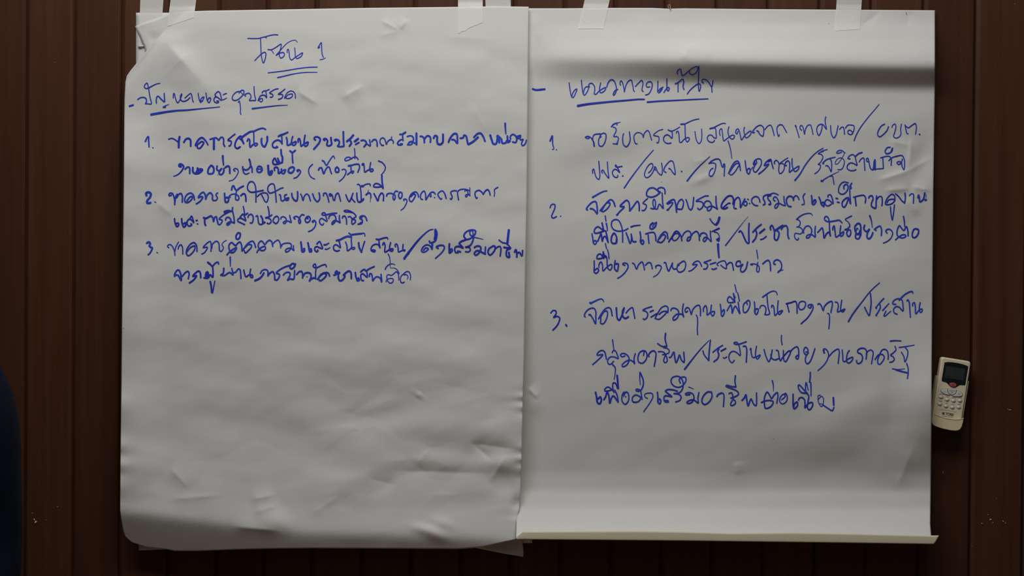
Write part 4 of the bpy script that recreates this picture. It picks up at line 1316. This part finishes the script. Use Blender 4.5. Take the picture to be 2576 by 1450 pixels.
# ------------------------------------------------------------------ masking tape
def tape(tl, tr, br, bl, dfun, label, ragged, seed, lift=.0009):
    """a strip of tape from above the frame down over the sheet; corners in photo pixels"""
    rs = np.random.RandomState(seed); R, C = 60, 16
    t = np.linspace(0, 1, R)[:, None]; s = np.linspace(0, 1, C)[None]
    bu = bl[0] + (br[0] - bl[0]) * s; bv = bl[1] + (br[1] - bl[1]) * s + np.array([rs.uniform(-1, 1) * ragged for _ in range(C)])[None]
    tu = tl[0] + (tr[0] - tl[0]) * s; tv = tl[1] + (tr[1] - tl[1]) * s
    u = tu + (bu - tu) * t; v = tv + (bv - tv) * t
    d = dfun(u, v) + lift
    o = link('masking_tape', grid_mesh('masking_tape', wall_point(u, v, d)), M_TAPE)
    tag(o, label, 'tape', 'strips of masking tape holding the sheets up')
    return o
def over(dsheet, vedge, pad=.0):
    def f(u, v):
        k = ss(-14, 3, v - vedge)
        return (dsheet(u, np.maximum(v, vedge)) + pad) * k + .0008 * (1 - k)
    return f
tape((355, -70), (416, -70), (408, 44), (351, 64), over(d_back, 32, .0003), 'outermost left strip of masking tape, on the rearmost sheet corner', 1.0, 1, .0006)
tape((438, -70), (502, -70), (488, 44), (420.5, 67), over(d_left, 28), 'slanted strip of masking tape on the upper left of the title sheet', .6, 2)
tape((1152, -70), (1215, -70), (1214, 56), (1152.5, 84), over(d_left, 18), 'torn strip of masking tape near the upper right corner of the left sheet', 2.0, 3)
tape((1219, -70), (1283, -70), (1286, 66), (1223, 66), over(d_back, 26, .0003), 'short strip of masking tape vanishing behind the left sheet at the middle', .5, 4, .0006)
tape((1486, -70), (1549, -70), (1518, 72), (1455, 72), over(d_right, 21), 'leaning strip of masking tape on the upper left of the right sheet', .8, 5)
tape((2109, -70), (2173, -70), (2163, 73), (2100, 78), over(d_right, 24), 'strip of masking tape on the upper right of the right sheet', .7, 6)

# a loop of thin clear plastic poking up over the top edge of the right sheet
pts = [(1686, 22, .006), (1682, 19, .004), (1680, 15, .003), (1681, 14, .003), (1685, 11, .003), (1686, 16, .004), (1687, 21, .006), (1686, 24, .0075)]
def tube(name, P, r, mat, n=8):
    P = [Vector(p) for p in P]; V, Fc = [], []
    for i, p in enumerate(P):
        t = (P[min(i + 1, len(P) - 1)] - P[max(i - 1, 0)]).normalized()
        a = t.cross(Vector((0, 1, 0.01))).normalized(); b_ = t.cross(a)
        V += [p + (a * math.cos(2 * math.pi * k / n) + b_ * math.sin(2 * math.pi * k / n)) * r for k in range(n)]
    for i in range(len(P) - 1):
        for k in range(n): Fc.append((i * n + k, i * n + (k + 1) % n, i * n + n + (k + 1) % n, i * n + n + k))
    Fc += [tuple(range(n))[::-1], tuple(range(len(V) - n, len(V)))]
    return link(name, mesh(name, V, Fc), mat)
lo = tube('plastic_loop', [wall_point(*p) for p in pts], .0006, simple('clear_plastic', (0.42, 0.30, 0.22), 0.25, 0.5))
tag(lo, 'tiny loop of clear plastic thread sticking up over the top edge of the right sheet', 'loop')

# ------------------------------------------------------------------ air conditioner remote and its wall holder
RA, RB = (0.987, 0.160), (-0.158, 0.987)              # right and down of the tilted remote, in photo pixels
RO = Vector(wall_point(2404, 904, .018))
EA = (Vector(wall_point(2404 + RA[0] * 40, 904 + RA[1] * 40, .018)) - RO) / 40
EB = (Vector(wall_point(2404 + RB[0] * 150, 904 + RB[1] * 150, .018)) - RO) / 150
RO.y = 0.0
def rp(a, b_, d): return EA * a + EB * b_ + Vector((0, -d - 0.0, 0)) - Vector((0, (EA * a + EB * b_).y, 0))
def empty(name, loc):
    o = bpy.data.objects.new(name, None); COL.objects.link(o); o.location = loc
    o.empty_display_size = .05
    return o
def prism(name, pts, d0, d1, mat, parent, bevel=0, segs=3, smooth=False):
    bm = bmesh.new()
    A = [bm.verts.new(rp(a, b_, d0)) for a, b_ in pts]; B = [bm.verts.new(rp(a, b_, d1)) for a, b_ in pts]
    n = len(pts)
    bm.faces.new(A); bm.faces.new(B[::-1])
    for i in range(n): bm.faces.new((A[i], B[i], B[(i + 1) % n], A[(i + 1) % n]))
    return bm_obj(name, bm, mat, parent, smooth, bevel, segs)
def rrect(a0, a1, b0, b1, r, n=6):
    P = []
    for ca, cb, s0 in ((a1 - r, b0 + r, -90), (a1 - r, b1 - r, 0), (a0 + r, b1 - r, 90), (a0 + r, b0 + r, 180)):
        for k in range(n + 1):
            t = math.radians(s0 + 90 * k / n); P.append((ca + r * math.cos(t), cb + r * math.sin(t)))
    return P
def oval(a, b_, ra, rb, n=28):
    return [(a + ra * math.cos(2 * math.pi * k / n), b_ + rb * math.sin(2 * math.pi * k / n)) for k in range(n)]
def dome(name, a, b_, ra, rb, d0, h, mat, parent):
    bm = bmesh.new(); n, m = 24, 6; rings = []
    for j in range(m):
        t = math.pi / 2 * j / m; rings.append([bm.verts.new(rp(x, y, d0 + h * math.sin(t))) for x, y in oval(a, b_, ra * math.cos(t), rb * math.cos(t), n)])
    top = bm.verts.new(rp(a, b_, d0 + h)); base = [bm.verts.new(rp(x, y, d0 - .0006)) for x, y in oval(a, b_, ra, rb, n)]
    for A, B in zip([base] + rings, rings):
        for i in range(n): bm.faces.new((A[i], A[(i + 1) % n], B[(i + 1) % n], B[i]))
    for i in range(n): bm.faces.new((rings[-1][i], rings[-1][(i + 1) % n], top))
    bm.faces.new(base[::-1])
    return bm_obj(name, bm, mat, parent, True)
def lettering(name, txt, a, b_, size, d, mat, parent, bold=0.0, space=1.0, wide=1.0):
    cu = bpy.data.curves.new('lettering', 'FONT'); cu.body = txt; cu.align_x = 'CENTER'; cu.align_y = 'CENTER'
    cu.size = 1.0; cu.offset = bold; cu.space_character = space; cu.extrude = 0.0; cu.resolution_u = 3
    t = bpy.data.objects.new('lettering', cu); COL.objects.link(t)
    bpy.context.view_layer.update()
    me0 = bpy.data.meshes.new_from_object(t.evaluated_get(bpy.context.evaluated_depsgraph_get()))
    bpy.data.objects.remove(t); bpy.data.curves.remove(cu)
    V = [rp(a + v.co.x * size * wide, b_ - v.co.y * size, d) for v in me0.vertices]
    Fc = [tuple(p.vertices) for p in me0.polygons]
    bpy.data.meshes.remove(me0)
    return link(name, mesh(name, V, Fc, False), mat, parent)
M_CREAM = simple('cream_plastic', (0.84, 0.75, 0.55), 0.42, 0.4, .02)
M_CREAM2 = simple('holder_plastic', (0.87, 0.755, 0.48), 0.45, 0.4, .02)
M_GREY = simple('pale_grey_rubber', (0.72, 0.72, 0.70), 0.5, 0.35, .02)
M_BLACK = simple('black_gloss', (0.012, 0.014, 0.016), 0.22, 0.5, .02)
M_LCD = simple('lcd_glass', (0.040, 0.046, 0.044), 0.2, 0.5, .05)
M_RED = simple('red_rubber', (0.50, 0.105, 0.12), 0.5, 0.3, .02)
M_PRINT = simple('dark_print', (0.03, 0.028, 0.025), 0.6, 0.2, .02)
M_GPRINT = simple('grey_print', (0.30, 0.32, 0.32), 0.6, 0.2, .02)
M_BLUEP = simple('navy_print', (0.012, 0.016, 0.11), 0.6, 0.2, .02)

rem = empty('remote_control', RO)
tag(rem, 'cream air conditioner remote control with dark screen and red button, tilted in its wall holder', 'remote control')
prism('body', rrect(-37.3, 37.6, 0, 167, 7), .0065, .0240, M_CREAM, rem, .0028, 4)
pan = [(-28.5, 12.5), (-20, 10.0), (-8, 8.9), (4, 8.8), (16, 9.4), (26, 11.0), (32, 12.8), (31.9, 58), (31, 61), (26, 61.5), (20, 62.0), (16.5, 63.5), (12, 67.5), (7.5, 70.2), (2, 71.2), (-3.5, 70.2), (-8.5, 67.5),
       (-13, 63.5), (-17, 61.5), (-22, 60.8), (-27, 60.2), (-28.8, 57.5)]
scr = prism('screen_surround', pan, .0236, .0245, M_BLACK, rem, .0003, 2)
prism('lcd_display', rrect(-23, 25.3, 20.3, 50, 1), .0244, .02475, M_LCD, scr)
for i, (a0, a1, b0, b1) in enumerate([(-19.5, -17.8, 44.5, 47.0), (-16.9, -15.2, 44.8, 47.2), (-13.6, -9.8, 44.0, 47.0), (-12.5, -10.8, 34, 37), (8.2, 11.0, 39.5, 42.5), (1.4, 1.9, 22, 48)]):
    prism('lcd_segment', [(a0, b0), (a1, b0), (a1, b1), (a0, b1)], .02470, .02485, M_BLACK, scr)
pw = prism('power_button', oval(.9, 64.4, 9.0, 5.2), .0240, .0258, M_RED, rem, .0006, 3)
ring = [(1.2 + 2.6 * math.cos(t), 64.6 + 2.2 * math.sin(t)) for t in np.linspace(math.radians(-55), math.radians(235), 20)]
ring2 = [(1.2 + 1.7 * math.cos(t), 64.6 + 1.4 * math.sin(t)) for t in np.linspace(math.radians(235), math.radians(-55), 20)]
M_DRED = simple('dark_red_print', (0.24, 0.045, 0.06), .5)
prism('power_symbol', ring + ring2, .0257, .02605, M_DRED, pw)
prism('power_symbol', [(.8, 61.6), (1.6, 61.6), (1.6, 64.4), (.8, 64.4)], .0257, .02605, M_DRED, pw)
M_GAP = simple('button_gap', (0.10, 0.085, 0.06), .6)
def key(name, pts, txt=None, ta=0, tb=0, ts=5):
    c = np.mean(np.array(pts), axis=0)
    big = [(c[0] + (a - c[0]) * 1.05 + math.copysign(.35, a - c[0]), c[1] + (b_ - c[1]) * 1.05 + math.copysign(.35, b_ - c[1])) for a, b_ in pts]
    prism('button_gap', big, .0237, .02415, M_GAP, rem)
    k = prism(name, pts, .0240, .0254, M_GREY, rem, .0005, 2)
    if txt: lettering('button_mark', txt, ta, tb, ts, .02552, M_GPRINT, k, .02)
    return k
key('temperature_down_button', [(-26.6, 84.3), (-25, 81.6), (-21.6, 79.3), (-17, 77.6), (-10.6, 76.9), (-10.2, 81), (-8.6, 85.2), (-5.6, 88.3), (-2.1, 90.9), (-7, 91.4), (-13.8, 91.2), (-20, 89.4), (-24.6, 87.0)], '-', -17, 84.3, 9)
mk = key('temperature_set_button', [(-9.2, 76.7), (-4, 76.1), (2, 75.9), (7, 76.0), (11.2, 76.3), (11.6, 79.5), (10.8, 83.6), (8.6, 87.2), (5.6, 89.2), (2.2, 90.0), (-1.6, 89.6), (-5, 87.6), (-7.9, 84.2), (-9.1, 80.3)])
lettering('button_mark', 'SILENT', 1.2, 80.0, 4.2, .02552, M_GPRINT, mk, .02)
lettering('button_mark', 'SET', 1.4, 84.8, 4.2, .02552, M_GPRINT, mk, .02)
key('temperature_up_button', [(13.2, 77.2), (18.6, 78.0), (23.4, 79.7), (27, 82.2), (28.6, 85.0), (27.6, 87.6), (25.1, 89.8), (19, 91.6), (12, 92.4), (4.2, 92.3), (8.2, 89.8), (11.2, 86.6), (12.8, 82)], '+', 19.5, 85.3, 8)
for txt, a, b_ in [('MODE', -23.7, 99.9), ('FAN', -7.6, 103.7), ('SWING', 8.7, 103.8), ('SAVE', 24.7, 101.1), ('TIMER', -23.8, 117.5), ('AIR', -7.6, 120.4), ('SAN', 8.5, 120.9), ('SLEEP', 24.3, 117.9)]:
    prism('button_gap', oval(a, b_, 6.0, 4.5), .0237, .02412, M_GAP, rem)
    kb = dome('oval_button', a, b_, 5.5, 4.1, .0241, .0016, M_GREY, rem)
    lettering('button_caption', txt, a + .4, b_ - 7.0, 3.3, .02408, M_PRINT, rem, .014, 1.05)
arc = [(a, 131.6 - 2.2 * (1 - (a / 24.0) ** 2)) for a in np.linspace(-22, 22, 20)]
prism('trim_line', arc + [(a, b_ + .7) for a, b_ in arc[::-1]], .0239, .02412, simple('trim_line', (0.30, 0.24, 0.14), .5), rem)
lg = prism('brand_mark', rrect(-14.0, -8.0, 136.6, 142.4, .3), .0239, .02412, M_BLUEP, rem)
for b0 in (138.2, 140.0): prism('brand_mark_line', [(-13.4, b0), (-8.6, b0), (-8.6, b0 + .35), (-13.4, b0 + .35)], .0241, .02418, M_GREY, lg)
lettering('brand_name', 'YORK', 4.9, 139.7, 9.8, .02412, M_PRINT, rem, .03, .98, .80)
lettering('brand_name', 'TM', 16.2, 137.4, 1.8, .02412, M_PRINT, rem, .02)
lettering('brand_line', 'BY JOHNSON CONTROLS', .6, 145.7, 2.35, .02412, M_PRINT, rem, .02)

hol = empty('remote_holder', RO)
tag(hol, 'cream wall holder cupping the bottom of the remote control, half tucked behind the right sheet', 'holder')
prism('back_plate', rrect(-37, 38, 46, 172, 8), .0012, .0050, M_CREAM2, hol, .001)
cup = [(39.6, 142), (36, 144.3), (30, 146.5), (22, 148.3), (12, 149.4), (2, 149.6), (-8, 149.2), (-18, 147.9), (-28, 145.8), (-36, 143.2), (-38.4, 142)]
low = [(-38.6, 158), (-37.6, 166), (-34, 171.5), (-28, 174.0), (-18, 176.0), (-6, 177.3), (6, 178.0), (16, 178.0), (25, 177.0), (31, 174.9), (35.8, 170.6), (38.2, 164), (39.3, 154)]
prism('cup', cup + low, .0260, .0288, M_CREAM2, hol, .0009, 3)
rim = low
inner = [(a * .957, 158 + (b_ - 158) * .88) for a, b_ in low]
prism('cup_floor', rim + inner[::-1], .0050, .0260, M_CREAM2, hol)
lip = cup[:-1]
prism('cup_lip', lip + [(a, b_ + 1.1) for a, b_ in lip[::-1]], .0286, .0294, simple('cream_edge', (0.82, 0.76, 0.60), .4), hol)
for s_, a0 in ((-1, -40.6), (1, 39.0)):
    prism('side_rail', [(a0, 49), (a0 + 1.4, 49), (a0 + 1.4, 160), (a0, 160)], .0050, .0215, M_CREAM2, hol, .0003)

# ------------------------------------------------------------------ the person standing at the left edge
PD = 0.50
def zz(v): return float(wall_point(63, v, PD)[2])
XO = float(wall_point(64, 1150, PD)[0])               # outer side of the sleeve
PY = -PD
CXP = XO - 0.245                                      # body axis
ZS = zz(812)
person = empty('person', (CXP, PY, 0))
tag(person, 'person in a dark navy long-sleeved shirt, cut off at the left edge', 'person')
M_SKIN = simple('skin', (0.42, 0.245, 0.165), 0.5, .3, .05, 40)
M_NAVY = simple('navy_cloth', (0.0026, 0.0046, 0.0120), 0.85, .12, .12, 900)
M_TROU = simple('charcoal_cloth', (0.018, 0.018, 0.022), 0.85, .12, .10, 700)
M_HAIR = simple('black_hair', (0.010, 0.008, 0.007), 0.5, .35, .3, 300)
M_SHOE = simple('black_leather', (0.012, 0.011, 0.010), 0.4, .4, .1, 90)
def skin(name, J, E_, mat, parent, sub=2, root=0):
    """J: joint -> (x, y, z, rx, ry) relative to the person's feet; E_: bones"""
    keys = list(J); me = bpy.data.meshes.new(name)
    me.from_pydata([J[k][:3] for k in keys], [(keys.index(a), keys.index(b_)) for a, b_ in E_], [])
    o = link(name, me, mat, parent)
    m = o.modifiers.new('skin', 'SKIN'); m.use_smooth_shade = True; m.branch_smoothing = .6
    if not me.skin_vertices: me.skin_vertices.new()
    sv = me.skin_vertices[0].data
    for i, k in enumerate(keys):
        sv[i].radius = J[k][3:5]; sv[i].use_root = (i == root)
    s_ = o.modifiers.new('subdivision', 'SUBSURF'); s_.levels = sub; s_.render_levels = sub
    return o
SH = ZS - 0.052                                       # shoulder joint height
AX = 0.245 - 0.104                                    # shoulder joint offset from the axis
def arm(s_, r0, tag_):
    return {'sh' + tag_: (s_ * AX, 0, SH, .055 * r0, .058 * r0), 'ua' + tag_: (s_ * (AX + .030), .004, SH - .13, .052 * r0, .054 * r0),
            'el' + tag_: (s_ * (AX + .045), .01, SH - .30, .044 * r0, .045 * r0), 'fa' + tag_: (s_ * (AX + .050), -.02, SH - .40, .041 * r0, .041 * r0),
            'wr' + tag_: (s_ * (AX + .050), -.045, SH - .535, .029 * r0, .024 * r0)}
J = {'pelvis': (0, 0, .90, .135, .10), 'waist': (0, 0, 1.03, .120, .092), 'chest': (0, .005, 1.20, .138, .105), 'uchest': (0, .008, SH - .03, .118, .085),
     'neck0': (0, .012, SH + .055, .054, .056), 'neck1': (0, .002, SH + .105, .050, .053), 'jaw': (0, -.022, SH + .150, .056, .070), 'face': (0, -.010, SH + .205, .070, .088), 'crown': (0, .004, SH + .265, .062, .080)}
E_ = [('pelvis', 'waist'), ('waist', 'chest'), ('chest', 'uchest'), ('uchest', 'neck0'), ('neck0', 'neck1'), ('neck1', 'jaw'), ('jaw', 'face'), ('face', 'crown')]
for s_, t in ((1, 'L'), (-1, 'R')):
    J.update(arm(s_, .80, t))
    E_ += [('uchest', 'sh' + t), ('sh' + t, 'ua' + t), ('ua' + t, 'el' + t), ('el' + t, 'fa' + t), ('fa' + t, 'wr' + t)]
    wx, wy, wz = J['wr' + t][:3]
    J['palm' + t] = (wx, wy - .012, wz - .050, .024, .038); E_.append(('wr' + t, 'palm' + t))
    J['knuckle' + t] = (wx, wy - .016, wz - .088, .013, .036); E_.append(('palm' + t, 'knuckle' + t))
    for q, (oy, ln) in enumerate([(-.030, .068), (-.010, .077), (.010, .072), (.028, .057)]):
        a, b_, c = [n + str(q) + t for n in 'abc']
        J[a] = (wx - s_ * .003, wy - .016 + oy, wz - .098, .0088, .0088)
        J[b_] = (wx - s_ * .010, wy - .020 + oy * 1.1, wz - .098 - ln * .5, .0080, .0080)
        J[c] = (wx - s_ * .026, wy - .020 + oy * 1.1, wz - .098 - ln * .92, .0066, .0066)
        E_ += [('knuckle' + t, a), (a, b_), (b_, c)]
    J['th0' + t] = (wx - s_ * .012, wy - .052, wz - .052, .0105, .0105); J['th1' + t] = (wx - s_ * .022, wy - .066, wz - .085, .0092, .0092); J['th2' + t] = (wx - s_ * .024, wy - .066, wz - .112, .0075, .0075)
    E_ += [('palm' + t, 'th0' + t), ('th0' + t, 'th1' + t), ('th1' + t, 'th2' + t)]
    J.update({'hip' + t: (s_ * .085, 0, .84, .082, .088), 'kn' + t: (s_ * .095, -.005, .46, .053, .056), 'ca' + t: (s_ * .098, .012, .32, .050, .052), 'an' + t: (s_ * .10, .012, .085, .034, .040), 'toe' + t: (s_ * .108, -.11, .040, .036, .024)})
    E_ += [('pelvis', 'hip' + t), ('hip' + t, 'kn' + t), ('kn' + t, 'ca' + t), ('ca' + t, 'an' + t), ('an' + t, 'toe' + t)]
skin('body', J, E_, M_SKIN, person)
# face: nose, eyes, mouth, ears sit on the head
hz = SH + .205
def ball(name, x, y, z, rx, ry, rz, mat, parent):
    bm = bmesh.new(); bmesh.ops.create_uvsphere(bm, u_segments=20, v_segments=14, radius=1.0)
    for v in bm.verts: v.co = Vector((x + v.co.x * rx, y + v.co.y * ry, z + v.co.z * rz))
    return bm_obj(name, bm, mat, parent, True)
M_EYE = simple('eye_white', (.7, .68, .64), .3); M_IRIS = simple('iris', (.015, .01, .008), .2); M_LIP = simple('lips', (.33, .13, .11), .5)
for s_ in (1, -1):
    e = ball('eye', s_ * .029, -.082, hz + .006, .0125, .010, .0085, M_EYE, person); ball('iris', s_ * .029, -.0905, hz + .006, .0050, .0030, .0050, M_IRIS, e)
    ball('ear', s_ * .074, .012, hz - .006, .010, .019, .031, M_SKIN, person)
    ball('eyebrow', s_ * .030, -.0865, hz + .026, .018, .006, .0035, M_HAIR, person)
ball('nose', 0, -.096, hz - .018, .0135, .018, .022, M_SKIN, person)
ball('mouth', 0, -.088, hz - .052, .024, .009, .0075, M_LIP, person)
# hair: a cap over the skull
bm = bmesh.new(); bmesh.ops.create_uvsphere(bm, u_segments=40, v_segments=28, radius=1.0)
for v in bm.verts:
    x, y, z = v.co; r = 1 + .02 * math.sin(18 * math.atan2(y, x)) * abs(z)
    v.co = Vector((x * .083 * r, .012 + y * .100 * r, hz + .045 + z * .092 * r))
bmesh.ops.delete(bm, geom=[v for v in bm.verts if v.co.z < hz - .055 or (v.co.y < -.052 and v.co.z < hz + .055)], context='VERTS')
h = bm_obj('hair', bm, M_HAIR, person, True); hm = h.modifiers.new('thickness', 'SOLIDIFY'); hm.thickness = .008; hm.offset = 1
# clothes follow the body
Js = {'hem': (0, 0, .80, .165, .125), 'belly': (0, 0, .95, .150, .115), 'chest': (0, .004, 1.18, .156, .118), 'uchest': (0, .008, SH - .03, .132, .098), 'collar': (0, .012, SH + .052, .066, .066)}
Es = [('hem', 'belly'), ('belly', 'chest'), ('chest', 'uchest'), ('uchest', 'collar')]
for s_, t in ((1, 'L'), (-1, 'R')):
    Js.update(arm(s_, 1.12, t)); Es += [('uchest', 'sh' + t), ('sh' + t, 'ua' + t), ('ua' + t, 'el' + t), ('el' + t, 'fa' + t), ('fa' + t, 'wr' + t)]
shirt = skin('shirt', Js, Es, M_NAVY, person, 3)
tx = bpy.data.textures.new('cloth_folds', 'CLOUDS'); tx.noise_scale = .16; tx.noise_depth = 2
dm = shirt.modifiers.new('folds', 'DISPLACE'); dm.texture = tx; dm.strength = .016; dm.mid_level = .5; dm.texture_coords = 'LOCAL'
Jt = {'belt': (0, 0, .97, .137, .105), 'seat': (0, .005, .87, .150, .118)}; Et = [('belt', 'seat')]
for s_, t in ((1, 'L'), (-1, 'R')):
    Jt.update({'th' + t: (s_ * .088, 0, .74, .095, .098), 'kn' + t: (s_ * .096, 0, .46, .070, .074), 'cf' + t: (s_ * .10, .010, .09, .064, .068)})
    Et += [('seat', 'th' + t), ('th' + t, 'kn' + t), ('kn' + t, 'cf' + t)]
    bm = bmesh.new(); n = 20; rings = []
    prof = [(.085, .030, .040, .07), (.05, .040, .045, .085), (0, .044, .050, .09), (-.06, .047, .050, .06), (-.11, .049, .050, .042), (-.16, .040, .044, .036), (-.185, .022, .025, .028)]
    for (yy, w, w2, hh) in prof:
        rings.append([bm.verts.new((s_ * .104 + w * math.cos(2 * math.pi * k / n), yy, max(.0, hh / 2 + hh / 2 * 1.15 * math.sin(2 * math.pi * k / n)))) for k in range(n)])
    for A, B in zip(rings, rings[1:]):
        for i in range(n): bm.faces.new((A[i], A[(i + 1) % n], B[(i + 1) % n], B[i]))
    bm.faces.new(rings[0][::-1]); bm.faces.new(rings[-1])
    bm_obj('shoe', bm, M_SHOE, person, True)
skin('trousers', Jt, Et, M_TROU, person)
